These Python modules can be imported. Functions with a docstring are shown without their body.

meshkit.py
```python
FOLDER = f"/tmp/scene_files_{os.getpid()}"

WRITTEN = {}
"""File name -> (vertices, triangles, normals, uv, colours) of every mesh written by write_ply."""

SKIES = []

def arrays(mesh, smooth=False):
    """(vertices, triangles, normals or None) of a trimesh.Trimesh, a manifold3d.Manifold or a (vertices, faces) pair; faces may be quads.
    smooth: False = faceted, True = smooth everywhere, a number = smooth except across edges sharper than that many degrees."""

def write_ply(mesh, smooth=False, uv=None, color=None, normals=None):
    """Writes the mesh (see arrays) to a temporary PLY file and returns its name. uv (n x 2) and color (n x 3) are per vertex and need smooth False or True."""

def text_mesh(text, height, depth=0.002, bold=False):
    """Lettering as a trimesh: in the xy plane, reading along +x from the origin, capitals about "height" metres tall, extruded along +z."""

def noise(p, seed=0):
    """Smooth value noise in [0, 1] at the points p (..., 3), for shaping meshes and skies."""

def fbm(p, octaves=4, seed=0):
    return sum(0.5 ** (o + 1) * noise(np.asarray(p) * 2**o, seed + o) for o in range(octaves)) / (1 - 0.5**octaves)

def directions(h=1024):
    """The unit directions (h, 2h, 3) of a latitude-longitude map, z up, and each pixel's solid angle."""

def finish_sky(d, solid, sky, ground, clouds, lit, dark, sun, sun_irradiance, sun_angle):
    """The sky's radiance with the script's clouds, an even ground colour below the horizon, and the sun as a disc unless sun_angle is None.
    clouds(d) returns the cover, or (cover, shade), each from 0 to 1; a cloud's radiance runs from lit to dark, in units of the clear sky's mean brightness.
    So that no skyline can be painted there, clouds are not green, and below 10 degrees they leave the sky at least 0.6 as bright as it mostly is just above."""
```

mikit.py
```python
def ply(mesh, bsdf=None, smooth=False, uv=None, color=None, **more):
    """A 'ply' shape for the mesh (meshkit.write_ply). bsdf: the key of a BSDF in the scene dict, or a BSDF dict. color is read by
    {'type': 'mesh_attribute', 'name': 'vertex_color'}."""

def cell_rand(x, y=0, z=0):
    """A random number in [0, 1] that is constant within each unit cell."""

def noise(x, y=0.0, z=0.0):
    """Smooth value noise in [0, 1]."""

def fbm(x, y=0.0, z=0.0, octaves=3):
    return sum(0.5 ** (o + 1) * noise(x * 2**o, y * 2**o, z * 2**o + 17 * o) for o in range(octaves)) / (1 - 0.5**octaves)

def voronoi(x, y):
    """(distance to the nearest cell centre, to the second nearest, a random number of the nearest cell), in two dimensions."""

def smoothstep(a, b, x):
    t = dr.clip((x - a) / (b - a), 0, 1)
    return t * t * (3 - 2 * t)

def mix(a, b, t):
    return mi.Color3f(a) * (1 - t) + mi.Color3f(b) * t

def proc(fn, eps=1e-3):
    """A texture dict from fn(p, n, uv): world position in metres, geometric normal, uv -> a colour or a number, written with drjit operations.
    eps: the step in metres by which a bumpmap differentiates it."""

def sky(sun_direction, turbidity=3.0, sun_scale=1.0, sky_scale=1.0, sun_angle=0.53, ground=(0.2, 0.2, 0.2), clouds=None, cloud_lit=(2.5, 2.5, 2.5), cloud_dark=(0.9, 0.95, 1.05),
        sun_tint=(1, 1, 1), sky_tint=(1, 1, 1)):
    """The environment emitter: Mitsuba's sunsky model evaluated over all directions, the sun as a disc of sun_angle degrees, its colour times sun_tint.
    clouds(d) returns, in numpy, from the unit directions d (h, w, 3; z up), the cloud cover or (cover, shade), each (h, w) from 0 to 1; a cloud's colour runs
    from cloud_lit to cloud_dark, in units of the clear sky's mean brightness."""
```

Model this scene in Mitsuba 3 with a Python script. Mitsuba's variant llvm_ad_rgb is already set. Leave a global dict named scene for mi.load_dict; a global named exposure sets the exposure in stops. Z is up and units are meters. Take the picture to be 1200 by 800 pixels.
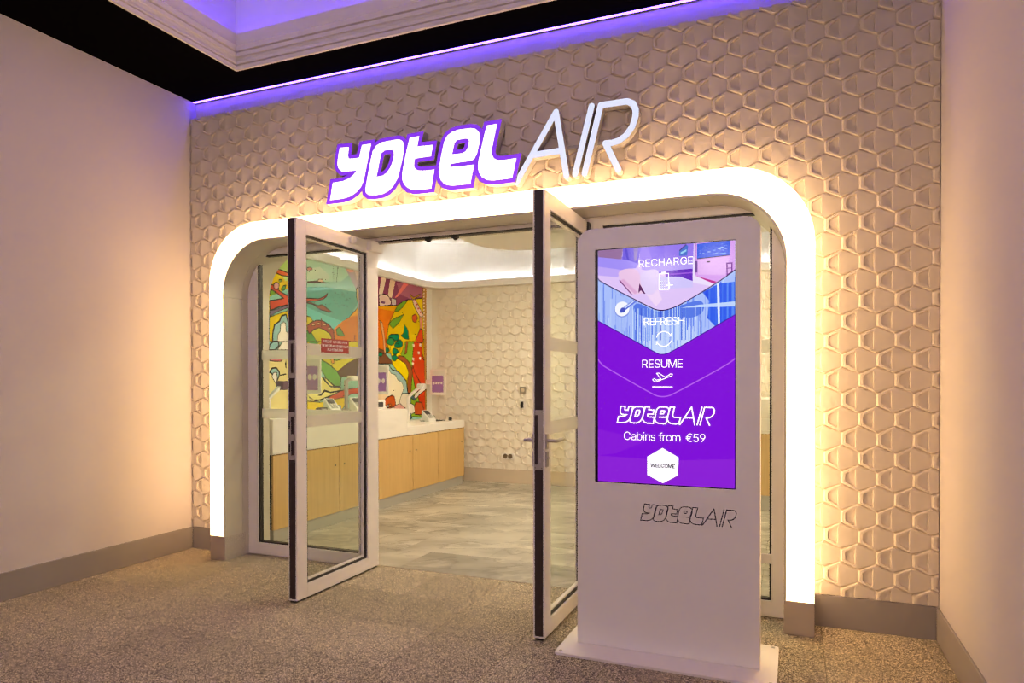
import math, random
import numpy as np, trimesh, shapely, shapely.affinity, manifold3d as m3
import drjit as dr
import mitsuba as mi
import mikit, meshkit
from mikit import ply, proc, noise, fbm, smoothstep, mix
from shapely.geometry import Polygon, LineString, Point, box as sbox
from shapely.ops import unary_union

random.seed(7); rng = np.random.default_rng(7)
T = mi.ScalarTransform4f
scene, labels = {'type': 'scene'}, {}
PI = math.pi

# ------------------------------------------------------------------ camera, light levels, exposure
EYE = np.array([4.4936, -4.1208, 1.36]); YAW, PITCH, ROLL, FPX, PPY = -0.3898, -0.0080, -0.0010, 798.36, 450.89
_f = np.array([math.sin(YAW)*math.cos(PITCH), math.cos(YAW)*math.cos(PITCH), math.sin(PITCH)])
_r = np.array([math.cos(YAW), -math.sin(YAW), 0.0]); _u = np.cross(_r, _f)
_up = -math.sin(ROLL)*_r + math.cos(ROLL)*_u
scene['camera'] = {'type': 'perspective', 'fov': math.degrees(2*math.atan(600/FPX)), 'fov_axis': 'x', 'near_clip': 0.05, 'far_clip': 60.0,
                   'principal_point_offset_y': -(PPY-400)/800,
                   'to_world': T().look_at(origin=EYE.tolist(), target=(EYE+_f).tolist(), up=_up.tolist())}
exposure = 0.0
PORTAL_FRONT = (6.9, 4.25, 1.45)     # warm white light box
PORTAL_SIDE = (6.0, 3.75, 1.72)
PURPLE_LED = (1.7, 0.60, 25.0)
PURPLE_COVE = (1.1, 0.25, 15.0)
HALL_LAMP = (20.5, 17.2, 16.2)
LOBBY_COVE = (118.0, 112.0, 103.0)
LOBBY_DOWN = (540.0, 440.0, 300.0)

# ------------------------------------------------------------------ helpers
def lin(c): 
    c = np.asarray(c, float)/255.0
    return np.where(c < 0.04045, c/12.92, ((c+0.055)/1.055)**2.4)
def rgb(c): return {'type': 'rgb', 'value': [float(x) for x in c]}
def bsdf(key, d): scene['m_'+key] = {'type': 'twosided', 'bsdf': d} if d['type'] not in ('thindielectric', 'dielectric', 'principledthin', 'twosided') else d
def P(key, col, rough=0.5, metal=0.0, spec=0.5, **k):
    bsdf(key, {'type': 'principled', 'base_color': rgb(col) if not isinstance(col, dict) else col, 'roughness': rough, 'metallic': metal, 'specular': spec, **k})
def D(key, col): bsdf(key, {'type': 'diffuse', 'reflectance': rgb(col) if not isinstance(col, dict) else col})
def add(key, mesh, mat, smooth=False, emit=None, weight=1.0, color=None, to_world=None):
    k, n = key, 1
    while k in scene: k = f'{key}_{n:03d}'; n += 1
    d = dict(mesh) if isinstance(mesh, dict) else ply(mesh, None, smooth, color=color)
    d['bsdf'] = {'type': 'ref', 'id': 'm_'+mat}
    if to_world is not None: d['to_world'] = to_world
    if emit is not None: d['emitter'] = {'type': 'area', 'radiance': rgb(emit) if not isinstance(emit, dict) else emit, 'sampling_weight': float(weight)}
    scene[k] = d
    return k
def lab(key, label=None, cat=None, group=None, kind=None):
    labels[key] = {a: b for a, b in (('label', label), ('category', cat), ('group', group), ('kind', kind)) if b}
    return key
def struct(key, mesh, mat, label=None, cat=None, **k):
    key = add(key, mesh, mat, **k); lab(key, label, cat, None, 'structure'); return key
def box(x0, x1, y0, y1, z0, z1, b=0.0):
    x0, x1 = sorted((x0, x1)); y0, y1 = sorted((y0, y1)); z0, z1 = sorted((z0, z1))
    if not b:
        m = trimesh.creation.box((x1-x0, y1-y0, z1-z0)); m.apply_translation(((x0+x1)/2, (y0+y1)/2, (z0+z1)/2)); return m
    b = min(b, (x1-x0)*.45, (y1-y0)*.45, (z1-z0)*.45); pts = []
    for x, sx in ((x0, 1), (x1, -1)):
        for y, sy in ((y0, 1), (y1, -1)):
            for z, sz in ((z0, 1), (z1, -1)):
                pts += [(x, y+sy*b, z+sz*b), (x+sx*b, y, z+sz*b), (x+sx*b, y+sy*b, z)]
    return hull(pts)
def hull(pts): return man(m3.Manifold.hull_points(np.asarray(pts, np.float64)))
def man(m):
    q = m.to_mesh(); return trimesh.Trimesh(np.array(q.vert_properties[:, :3], float), np.array(q.tri_verts), process=False)
def toman(t): return m3.Manifold(m3.Mesh(np.asarray(t.vertices, np.float32), np.asarray(t.faces, np.uint32)))
def cat(*ms): return trimesh.util.concatenate([m for m in ms if m is not None])
def polys(g): return [q for q in getattr(g, 'geoms', [g]) if q.geom_type == 'Polygon' and q.area > 1e-8]
def extr(g, d):
    return cat(*[trimesh.creation.extrude_polygon(q, d, engine='earcut') for q in polys(g)])
def xz(m, y0):          # a mesh drawn in (x, z) and extruded "up": its front faces -y at y0, its body runs back to y0 + depth
    v = m.vertices.copy(); m = m.copy(); m.vertices = np.c_[v[:, 0], y0+v[:, 2], v[:, 1]]; m.invert(); return m
def yz(m, x0):          # drawn in (y, z), extruded along +x from x0
    v = m.vertices.copy(); m = m.copy(); m.vertices = np.c_[x0+v[:, 2], v[:, 0], v[:, 1]]; return m
def flat(g):            # triangulated flat polygon: vertices (n, 2), faces
    V, F, n = [], [], 0
    for q in polys(g):
        v, f = trimesh.creation.triangulate_polygon(q, engine='earcut'); V.append(np.asarray(v)); F.append(np.asarray(f)+n); n += len(v)
    return np.vstack(V), np.vstack(F)
def cyl(p0, p1, r, n=20, r1=None):
    p0, p1 = np.array(p0, float), np.array(p1, float); ax = (p1-p0)/np.linalg.norm(p1-p0)
    a = np.cross(ax, [0, 0, 1] if abs(ax[2]) < .9 else [1, 0, 0]); a /= np.linalg.norm(a); b = np.cross(ax, a); r1 = r if r1 is None else r1
    t = np.arange(n)*2*PI/n; ring = np.cos(t)[:, None]*a+np.sin(t)[:, None]*b
    v = np.vstack([p0+ring*r, p1+ring*r1, [p0, p1]]); i = np.arange(n); j = (i+1) % n
    f = np.vstack([np.c_[i, j, j+n], np.c_[i, j+n, i+n], np.c_[j, i, i*0+2*n], np.c_[i+n, j+n, i*0+2*n+1]])
    return trimesh.Trimesh(v, f, process=False)
def rod(pts, r):        # tube through points, spheres hulled pairwise into one body
    s = [trimesh.creation.icosphere(2, r).vertices+np.array(p) for p in pts]
    m = m3.Manifold.hull_points(np.vstack(s[:2]).astype(np.float64))
    for a, b in zip(s[1:-1], s[2:]): m = m + m3.Manifold.hull_points(np.vstack([a, b]).astype(np.float64))
    return man(m)
def rrect(x0, x1, z0, z1, r, top_only=False, n=14):
    pts = []
    for cx, cz, a0 in ((x1-r, z1-r, 0), (x0+r, z1-r, 90)):
        pts += [(cx+r*math.cos(math.radians(a0+90*i/n)), cz+r*math.sin(math.radians(a0+90*i/n))) for i in range(n+1)]
    if top_only: pts += [(x0, z0), (x1, z0)]
    else:
        for cx, cz, a0 in ((x0+r, z0+r, 180), (x1-r, z0+r, 270)):
            pts += [(cx+r*math.cos(math.radians(a0+90*i/n)), cz+r*math.sin(math.radians(a0+90*i/n))) for i in range(n+1)]
    return Polygon(pts)
def layer_art(items):   # painter's list [(polygon, colour)] -> non-overlapping coloured flat mesh (v2, f, colours)
    over, out = None, []
    for g, c in reversed(items):
        g = g if g.is_valid else g.buffer(0)
        vis = g if over is None else g.difference(over)
        over = g if over is None else over.union(g)
        if not vis.is_empty and vis.area > 1e-7: out.append((vis, c))
    V, F, C, n = [], [], [], 0
    for g, c in out:
        if not polys(g): continue
        v, f = flat(g); V.append(v); F.append(f+n); n += len(v); C.append(np.tile(c, (len(v), 1)))
    return np.vstack(V), np.vstack(F), np.vstack(C)
def text(s, x, z, cap, width=None, bold=False, depth=.0008):   # in (x, z), reading along +x
    m = meshkit.text_mesh(s, cap, depth, bold)
    if width: m.apply_scale((width/m.bounds[1][0], 1, 1))
    m.apply_translation((x, z, 0)); return m
def spaced(s, x, z, cap, width, bold=False, depth=.0008):      # the same with even letter spacing
    ms, w = [], []
    for ch in s:
        if ch == ' ': ms.append(None); w.append(cap*.34); continue
        m = meshkit.text_mesh(ch, cap, depth, bold); m.apply_translation((-m.bounds[0][0], 0, 0)); ms.append(m); w.append(m.bounds[1][0])
    gap = (width-sum(w))/max(len(s)-1, 1); out, at = [], x
    for m, k in zip(ms, w):
        if m is not None: m.apply_translation((at, z, 0)); out.append(m)
        at += k+gap
    return cat(*out)

# ------------------------------------------------------------------ materials
D('plaster', (.62, .565, .55)); D('panel_white', (.68, .605, .51)); D('black', (.0035, .003, .004)); D('lobby_white', (.86, .845, .815))
D('back_panel', (.84, .79, .70)); D('trim_white', (.70, .665, .62)); P('baseboard', (.27, .24, .225), .42); P('lobby_base', (.62, .53, .42), .35)
P('reveal', (.60, .56, .48), .40, .25); P('plinth_metal', (.46, .385, .33), .45, .25); P('frame', (.86, .815, .79), .40); P('rubber', (.012, .010, .010), .45)
P('seal', (.030, .016, .015), .5); P('steel', (.56, .52, .50), .28, .95); P('dark_steel', (.46, .42, .40), .4, .6); P('white_gloss', (.80, .78, .75), .25)
bsdf('glass', {'type': 'thindielectric', 'int_ior': 1.5, 'specular_transmittance': rgb((.90, .955, .885))})
bsdf('frost', {'type': 'principledthin', 'base_color': rgb((.92, .90, .85)), 'roughness': .5, 'diff_trans': .9, 'spec_trans': .30, 'eta': 1.3})
P('kiosk', (.86, .83, .81), .45); P('plate', (.80, .76, .73), .35); P('screen_glass', (.012, .010, .014), .10, 0, .12); P('bezel', (.010, .009, .012), .15)
P('ink', (.012, .008, .03), .4); P('sign_side', (.42, .40, .40), .4); P('letter', (.8, .8, .8), .4); P('letter_pale', (.25, .26, .30), .4); P('violet', (.17, .03, .62), .35)
P('red_sign', (.36, .012, .015), .4); P('sign_white', (.86, .80, .80), .5); P('desk_white', (.80, .785, .76), .3); P('toe', (.46, .45, .42), .4, .3)
P('lock', (.20, .17, .13), .4, .7); P('screen_dark', (.035, .035, .04), .2); P('device_white', (.78, .77, .75), .35); P('device_grey', (.34, .33, .32), .4); D('poster', {'type': 'mesh_attribute', 'name': 'vertex_color'})
P('purple_dark', (.10, .05, .09), .4); P('black_plastic', (.02, .02, .022), .35); P('lamp', (.8, .8, .8), .5); P('pewter', (.40, .36, .30), .35, .6)
def f_carpet(p, n, uv):
    tile = mikit.cell_rand(dr.floor((p.x-.28)/.4848), dr.floor((p.y+.40)/.4848), 5)
    _, _, g = mikit.voronoi(p.x*215, p.y*215)
    big = fbm(p.x*9, p.y*9, 1.3)
    c = dr.select(g < .30, mi.Color3f(.115, .095, .07), dr.select(g < .72, mi.Color3f(.35, .293, .206), mi.Color3f(.76, .65, .47)))
    return c*(0.86+.20*tile+.24*(big-.5))
D('carpet', proc(f_carpet)); D('subfloor', (.03, .025, .02))
def f_stone(p, n, uv):
    tx = dr.floor((p.x+.1+.245*dr.floor((p.y-.12)/.49))/.98); ty = dr.floor((p.y-.12)/.49); k = mikit.cell_rand(tx, ty, 3)
    a = fbm((p.x*.94+p.y*.34)*1.9+k*17, (p.y*.94-p.x*.34)*3.6+k*31, k*9, octaves=5); v = fbm((p.x*.94+p.y*.34)*2.6+k*5+a*1.5, (p.y*.94-p.x*.34)*5.5+k*3+a*2.2, 4.0, octaves=4)
    c = mix((.235, .225, .19), (.415, .395, .34), smoothstep(.22, .78, a))
    vein = smoothstep(.055, .0, dr.abs(v-.5)); c = c*(1-vein*.20)
    light = smoothstep(.06, .0, dr.abs(v-.62)); c = c+mi.Color3f(.07, .065, .055)*light
    return c*(.88+.22*k)
bsdf('stone', {'type': 'principled', 'base_color': proc(f_stone), 'roughness': .34, 'specular': .4})
def f_wood(p, n, uv):
    g = fbm(p.x*60, p.y*60, p.z*2.4, octaves=3); h = noise(p.x*9, p.y*9, p.z*.9)
    return mix((.60, .385, .145), (.66, .435, .175), smoothstep(.2, .8, g*.6+h*.4))
bsdf('wood', {'type': 'principled', 'base_color': proc(f_wood), 'roughness': .45, 'specular': .3})

# ------------------------------------------------------------------ the hall: shell
W, H, BB = 5.2046, 3.606, .174
PX0, PX1, IX0, IX1, PZ, IZ, PY = .409, 4.606, .555, 4.4564, 2.518, 2.3754, -.2134
outer = rrect(PX0, PX1, 0, PZ, .44, True, 20); inner = rrect(IX0, IX1, -.1, IZ, .38, True, 20)
hole = inner.buffer(.010, join_style=2)
struct('floor', box(0, W, -8, .115, -.06, -.008), 'subfloor', 'hall floor covered with speckled brown carpet tiles', 'floor')
struct('wall_left', box(-.12, 0, -8, .26, 0, H), 'plaster', 'plain plaster wall left of the lit entrance, grey skirting at its foot', 'wall')
struct('wall_right', box(W, W+.12, -8, .26, 0, 4.0), 'plaster', 'plain plaster wall at the right edge, beside the relief wall', 'wall')
struct('wall_back', box(-.12, W+.12, -8.12, -8, 0, 4.0), 'plaster', 'plain wall at the far end of the hall behind the viewer', 'wall')
base = sbox(-.12, 0, W+.12, 3.46).difference(hole)
struct('wall_front', cat(xz(extr(base, .26), 0.0), box(-.12, W+.12, .050, .26, 3.46, 3.66)), 'panel_white', 'cream relief wall of hexagon tiles around the glowing entrance portal', 'wall')
tray = sbox(.769, -6.3, 4.45, -.297)
def zsl(g, z, d):
    m = extr(g, d); m.apply_translation((0, 0, z)); return m
struct('ceiling', cat(zsl(sbox(-.12, -8.1, W+.12, .1).difference(tray.buffer(.016, join_style=2)), 3.612, .06)), 'black', 'black ceiling border between the walls and the lit ceiling tray', 'ceiling')
lab('trim_1', 'cream stepped cornice framing the violet-lit ceiling tray', 'cornice', None, 'structure')
def ringsweep(prof, closed=False):   # profile points (offset into the tray, z) swept round the tray rectangle
    V, F, n = [], [], len(prof)
    for cx, cy, sx, sy in ((.769, -.297, 1, -1), (4.45, -.297, -1, -1), (4.45, -6.3, -1, 1), (.769, -6.3, 1, 1)):
        V += [(cx+sx*o, cy+sy*o, z) for o, z in prof]
    for c in range(4):
        d = (c+1) % 4
        for i in range(n-1 if not closed else n):
            j = (i+1) % n; F += [(c*n+i, c*n+j, d*n+j), (c*n+i, d*n+j, d*n+i)]
    m = trimesh.Trimesh(np.array(V), np.array(F), process=False); m.fix_normals(); return m
add('trim_1', ringsweep([(-.02, 3.602), (0, 3.602), (0, 3.628), (-.013, 3.631), (-.013, 3.638), (.000, 3.642), (.000, 3.654), (-.010, 3.658), (-.016, 3.672), (-.010, 3.690), (.002, 3.697), (.002, 3.722),
    (-.013, 3.726), (-.013, 3.733), (.003, 3.738), (.003, 3.776), (-.05, 3.776), (-.05, 3.72), (-.02, 3.72)], True), 'trim_white')
add('trim_1__cove_face', ringsweep([(-.014, 3.7765), (-.014, 3.871), (-.26, 3.871), (-.26, 4.30), (-.20, 4.42), (-.08, 4.47)]), 'trim_white')
struct('ceiling_tray', box(.45, 4.80, -6.7, .02, 4.472, 4.54), 'trim_white', 'raised tray ceiling washed in violet light above the cornice', 'ceiling')
def quadz(x0, x1, y0, y1, z, up=True):
    v = np.array([(x0, y0, z), (x1, y0, z), (x1, y1, z), (x0, y1, z)], float); f = np.array([(0, 1, 2), (0, 2, 3)])
    return trimesh.Trimesh(v, f if up else f[:, ::-1], process=False)
cz = 3.748
k = add('cove_light', cat(quadz(.57, .63, -6.35, -.17, 3.876), quadz(.63, 4.6, -.16, -.10, 3.876), quadz(4.59, 4.65, -6.35, -.17, 3.876)), 'lamp', emit=PURPLE_COVE)
lab(k, 'violet light strip hidden in the trough behind the ceiling cornice', 'light strip')
k = add('cove_spotlight', quadz(.70, .74, -1.9, -.80, 3.877), 'lamp', emit=(9.5, 9.0, 8.8)); lab(k, 'short white light strip on the ceiling ledge over the left cornice', 'light strip')
# purple strip along the head of the relief wall
k = add('light_strip', cat(box(.004, W-.004, .006, .050, 3.604, 3.612)), 'black'); lab(k, 'thin violet light line along the very top of the relief wall', 'light strip')
def led(y0, y1, z0, z1):
    a = quadz(.006, W-.006, y0, y1, z0, False)
    v = np.array([(.006, y0, z0), (W-.006, y0, z0), (W-.006, y0, z1), (.006, y0, z1)], float)
    return cat(a, trimesh.Trimesh(v, np.array([(0, 1, 2), (0, 2, 3)]), process=False))
add('light_strip__diffuser', led(.012, .032, 3.5985, 3.604), 'lamp', emit=PURPLE_LED)
# lamps of the hall, in the tray behind the viewer
for i, (x, y, where) in enumerate(((2.8, -6.0, 'left front'), (4.4, -5.9, 'right front'), (3.6, -6.5, 'middle'), (2.8, -7.1, 'left rear'), (4.4, -7.1, 'right rear'))):
    k = add('pendant_lamp', cat(cyl((x, y, 3.04), (x, y, 3.60 if y < -6.3 else 4.47), .008, 8), cyl((x, y, 3.085), (x, y, 3.13), .05, 20)), 'dark_steel')
    lab(k, f'white globe pendant of the hall behind the viewer, {where} one of five', 'pendant lamp', 'globe pendants of the hall')
    g = trimesh.creation.icosphere(3, .20); g.apply_translation((x, y, 2.9)); add(k+'__globe', g, 'lamp', smooth=True, emit=HALL_LAMP)
# skirting
def skirt(name, m, label): struct(name, m, 'baseboard', label, 'skirting board')
skirt('baseboard_left', box(.0005, .0125, -7.99, -.014, 0, BB, .002), 'grey skirting board along the foot of the left wall')
skirt('baseboard_front', box(.013, PX0-.001, -.0135, -.0005, 0, BB, .002), 'short grey skirting between the left wall and the glowing portal')
skirt('baseboard_front_001', box(PX1+.001, W-.013, -.0135, -.0005, 0, BB, .002), 'grey skirting between the glowing portal and the right wall')
skirt('baseboard_right', box(W-.0125, W-.0005, -7.99, -.014, 0, BB, .002), 'grey skirting board along the foot of the right wall')
# carpet tiles, each a piece; the pile stops at the threshold
n = 0
for j in range(-9, 3):
    for i in range(-1, 11):
        x0, x1 = max(.28+.4848*i, .0), min(.28+.4848*(i+1), W); y0, y1 = -.40+.4848*j, min(-.40+.4848*(j+1), .112)
        if x1-x0 < .02 or y1-y0 < .02 or y0 > .1: continue
        add('floor__carpet_tile' + (f'_{n:03d}' if n else ''), box(x0+.0007, x1-.0007, y0+.0007, y1-.0007, -.008, 0, .0018), 'carpet'); n += 1

# ------------------------------------------------------------------ hexagon relief tiles
CW, CR, HS, VT = .1708, .1061, .034, .0721
def cell():
    z0, e = -.003, .0012
    hexa = [(e, -HS), (CW/2, -VT+e), (CW-e, -HS), (CW-e, HS), (CW/2, VT-e), (e, HS)]
    top = .0180; m = .0085
    pts = [(u, v, z0) for u, v in hexa]+[(e, -HS+.006, .003), (e, HS-.006, .003), (CW-e, -HS, .0006), (CW-e, HS, .0006)]
    # raised left half with rounded shoulders, right half falling away to the neighbour
    for s in (-1, 1):
        for a in (0, 25, 50, 75): 
            r = .014; a = math.radians(a)
            pts.append((m+r-r*math.cos(a), s*(HS-.012+r*math.sin(a)*.9), top))
        pts += [(CW*.5-.004, s*(VT-.0085), top), (.0062+.0005, s*(HS-.004), top-.006), (CW/2, s*(VT-.003), .008)]
        pts += [(CW-.006, s*(HS-.004), .0032)]
    body = m3.Manifold.hull_points(np.array(pts))
    up, dn = [], []
    for s in (-1, 1):
        for a in (10, 45, 80):
            r, a = .008, math.radians(a)
            up.append((.0205+r-r*math.cos(a), s*(.0235+r*math.sin(a)-.004), .03)); dn.append((.0245+r-r*math.cos(a), s*(.0205+r*math.sin(a)-.004), .0035))
        up.append((.0745, s*.0485, .03)); dn.append((.0700, s*.0440, .0035)); up.append((.069, s*.0490, .03)); dn.append((.064, s*.0435, .0035))
    return body - m3.Manifold.hull_points(np.array(up+dn))
CELL = cell(); CELLM = man(CELL)
def stand(m, y):       # local (across, up, out) -> x, -out, z
    v = m.vertices; return trimesh.Trimesh(np.c_[v[:, 0], y-v[:, 2], v[:, 1]], m.faces, process=False)
CELLSHAPE = ply(stand(CELLM, 0), None, 24)
HEX = Polygon([(0, -HS), (CW/2, -VT), (CW, -HS), (CW, HS), (CW/2, VT), (0, HS)])
def lattice(x0, x1, z0, z1, ax, az, w=CW, r=CR):
    for row in range(-40, 60):
        z = az+row*r
        if z < z0-.08 or z > z1+.08: continue
        for c in range(-60, 60):
            x = ax+c*w-(w/2 if row % 2 else 0)
            if x0-w < x < x1: yield x, z
def depth(x, y, z): return float(np.dot(np.array([x, y, z])-EYE, _f))
def seen(x, y, z):
    d = np.array([x, y, z])-EYE; w = d @ _f
    if w < .1: return False
    u, v = 600+FPX*(d @ _r)/w, PPY-FPX*(d @ _up)/w
    return -12 < u < 1212 and -12 < v < 812
def relief(holder, y, region, ax, az, mat, limit, vis=None):
    cells = []
    for x, z in lattice(*[region.bounds[i] for i in (0, 2, 1, 3)], ax, az):
        h = shapely.affinity.translate(HEX, x, z); part = h.intersection(region)
        if part.area < 1e-5: continue
        whole = part.area > h.area-1e-7
        s = seen(x+CW/2, y, z) and (vis is None or vis(x, z))
        cells.append((0 if s else 1, depth(x+CW/2, y, z) if whole or part.area > .3*h.area else 50, x, z, whole, part))
    cells.sort(key=lambda c: c[:4]); rest, n = [], 0
    for _, _, x, z, whole, part in cells:
        if whole: mesh = None
        else:
            clip = toman(extr(shapely.affinity.translate(part.buffer(-.0004), -x, -z), .05)).translate((0, 0, -.01)); q = CELL ^ clip
            if q.is_empty(): continue
            mesh = stand(man(q), 0)
        if n < limit:
            add(holder+'__relief_tile'+(f'_{n:03d}' if n else ''), CELLSHAPE if whole else mesh, mat, smooth=24, to_world=T().translate([x, y, z])); n += 1
        else:
            q = (stand(CELLM, 0) if whole else mesh).copy(); q.apply_translation((x, y, z)); rest.append(q)
    if rest: lab(add(holder+'__relief_field', cat(*rest), mat, smooth=24), 'further hexagon relief tiles', None, None, 'stuff')
    return n
relief('wall_front', 0.0, sbox(.004, .178, W-.004, 3.459).difference(outer.buffer(.002)), 4.9106, .8254, 'panel_white', 298)

# ------------------------------------------------------------------ glowing portal
lab('portal_frame', 'glowing white light-box portal with rounded corners around the glass doors', 'light frame')
def lathe_strip(path, y0, y1):
    p = np.array(path); n = len(p); v = np.vstack([np.c_[p[:, 0], np.full(n, y0), p[:, 1]], np.c_[p[:, 0], np.full(n, y1), p[:, 1]]])
    f = []
    for i in range(n-1): f += [(i, i+1, n+i+1), (i, n+i+1, n+i)]
    return trimesh.Trimesh(v, np.array(f), process=False)
ring = outer.difference(hole).intersection(sbox(0, .179, 6, 4))
v, f = flat(ring.buffer(-.0005)); add('portal_frame', trimesh.Trimesh(np.c_[v[:, 0], np.full(len(v), PY), v[:, 1]], f, process=False), 'lamp', emit=PORTAL_FRONT)
arc = [q for q in list(outer.exterior.coords)]
pts = sorted([q for q in set(arc) if q[1] > .01], key=lambda q: math.atan2(q[1]-1.0, q[0]-2.5075))
pts = [(PX1, .179)]+[q for q in pts if q[1] > .179]+[(PX0, .179)]
side = lathe_strip(pts, PY, -.0008)
c = side.triangles_center; nn = side.face_normals
if np.mean((nn*(c-np.array([2.5, 0, 1.2]))).sum(1)) < 0: side.invert()
add('portal_frame__side', side, 'lamp', emit=PORTAL_SIDE)
add('portal_frame__plinth', box(PX0, IX0, PY, -.0008, 0, .178, .002), 'plinth_metal'); add('portal_frame__plinth_001', box(IX1, PX1, PY, -.0008, 0, .178, .002), 'plinth_metal')
lin_ring = hole.difference(inner)
segs = [sbox(0, 0, 1.0, 1.98), sbox(0, 1.982, 1.0, 3), sbox(1.002, 1.9, 2.52, 3), sbox(2.522, 1.9, 4.05, 3), sbox(4.052, 1.982, 6, 3), sbox(4.052, 0, 6, 1.98)]
n = 0
for a, b in ((PY+.001, -.032), (-.030, .262)):
    for s in segs:
        add('portal_frame__reveal_panel'+(f'_{n:03d}' if n else ''), xz(extr(lin_ring.intersection(s), b-a), a), 'reveal', smooth=25); n += 1

# ------------------------------------------------------------------ glass sidelights, door head, open doors
def pane(x, y0, y1, z0, z1):
    v = np.array([(x, y0, z0), (x, y1, z0), (x, y1, z1), (x, y0, z1)], float); return trimesh.Trimesh(v, np.array([(0, 1, 2), (0, 2, 3)]), process=False)
def paney(y, x0, x1, z0, z1):
    v = np.array([(x0, y, z0), (x1, y, z0), (x1, y, z1), (x0, y, z1)], float); return trimesh.Trimesh(v, np.array([(0, 1, 2), (0, 2, 3)]), process=False)
def frame_ring(o, i, y0, y1): return xz(extr(o.difference(i), y1-y0), y0)
def sidelight(name, o, gl, label):
    x0, z0, x1, z1 = gl
    add(name, frame_ring(o, sbox(*gl), .028, .090), 'frame'); lab(name, label, 'window', None, 'structure')
    add(name+'__gasket', frame_ring(sbox(*gl).buffer(-.0005), sbox(x0+.011, z0+.011, x1-.011, z1-.011), .040, .078), 'rubber')
    add(name+'__bead', frame_ring(sbox(*gl).buffer(.006), sbox(*gl), .0255, .0285), 'white_gloss')
    add(name+'__pane', paney(.06, x0+.009, x1-.009, z0+.009, z1-.009), 'glass')
    for a, b in ((1.062, 1.135), (1.515, 1.588)): add(name+'__frosted_stripe'+('_001' if a > 1.3 else ''), paney(.0635, x0+.012, x1-.012, a, b), 'frost')
tube = inner.buffer(-.0015)
sidelight('window_1', tube.intersection(sbox(.5, .004, 1.650, 2.4)), (.648, .094, 1.585, 2.322), 'fixed glass sidelight left of the open doors, with two frosted stripes')
sidelight('window_2', tube.intersection(sbox(3.316, .004, 4.5, 2.4)), (3.402, .094, 4.388, 2.318), 'fixed glass sidelight right of the doors, half hidden behind the digital kiosk')
struct('trim_2', box(1.652, 3.314, .028, .090, 2.349, 2.3735, .002), 'frame', 'aluminium head beam over the double doorway', 'door head')
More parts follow.
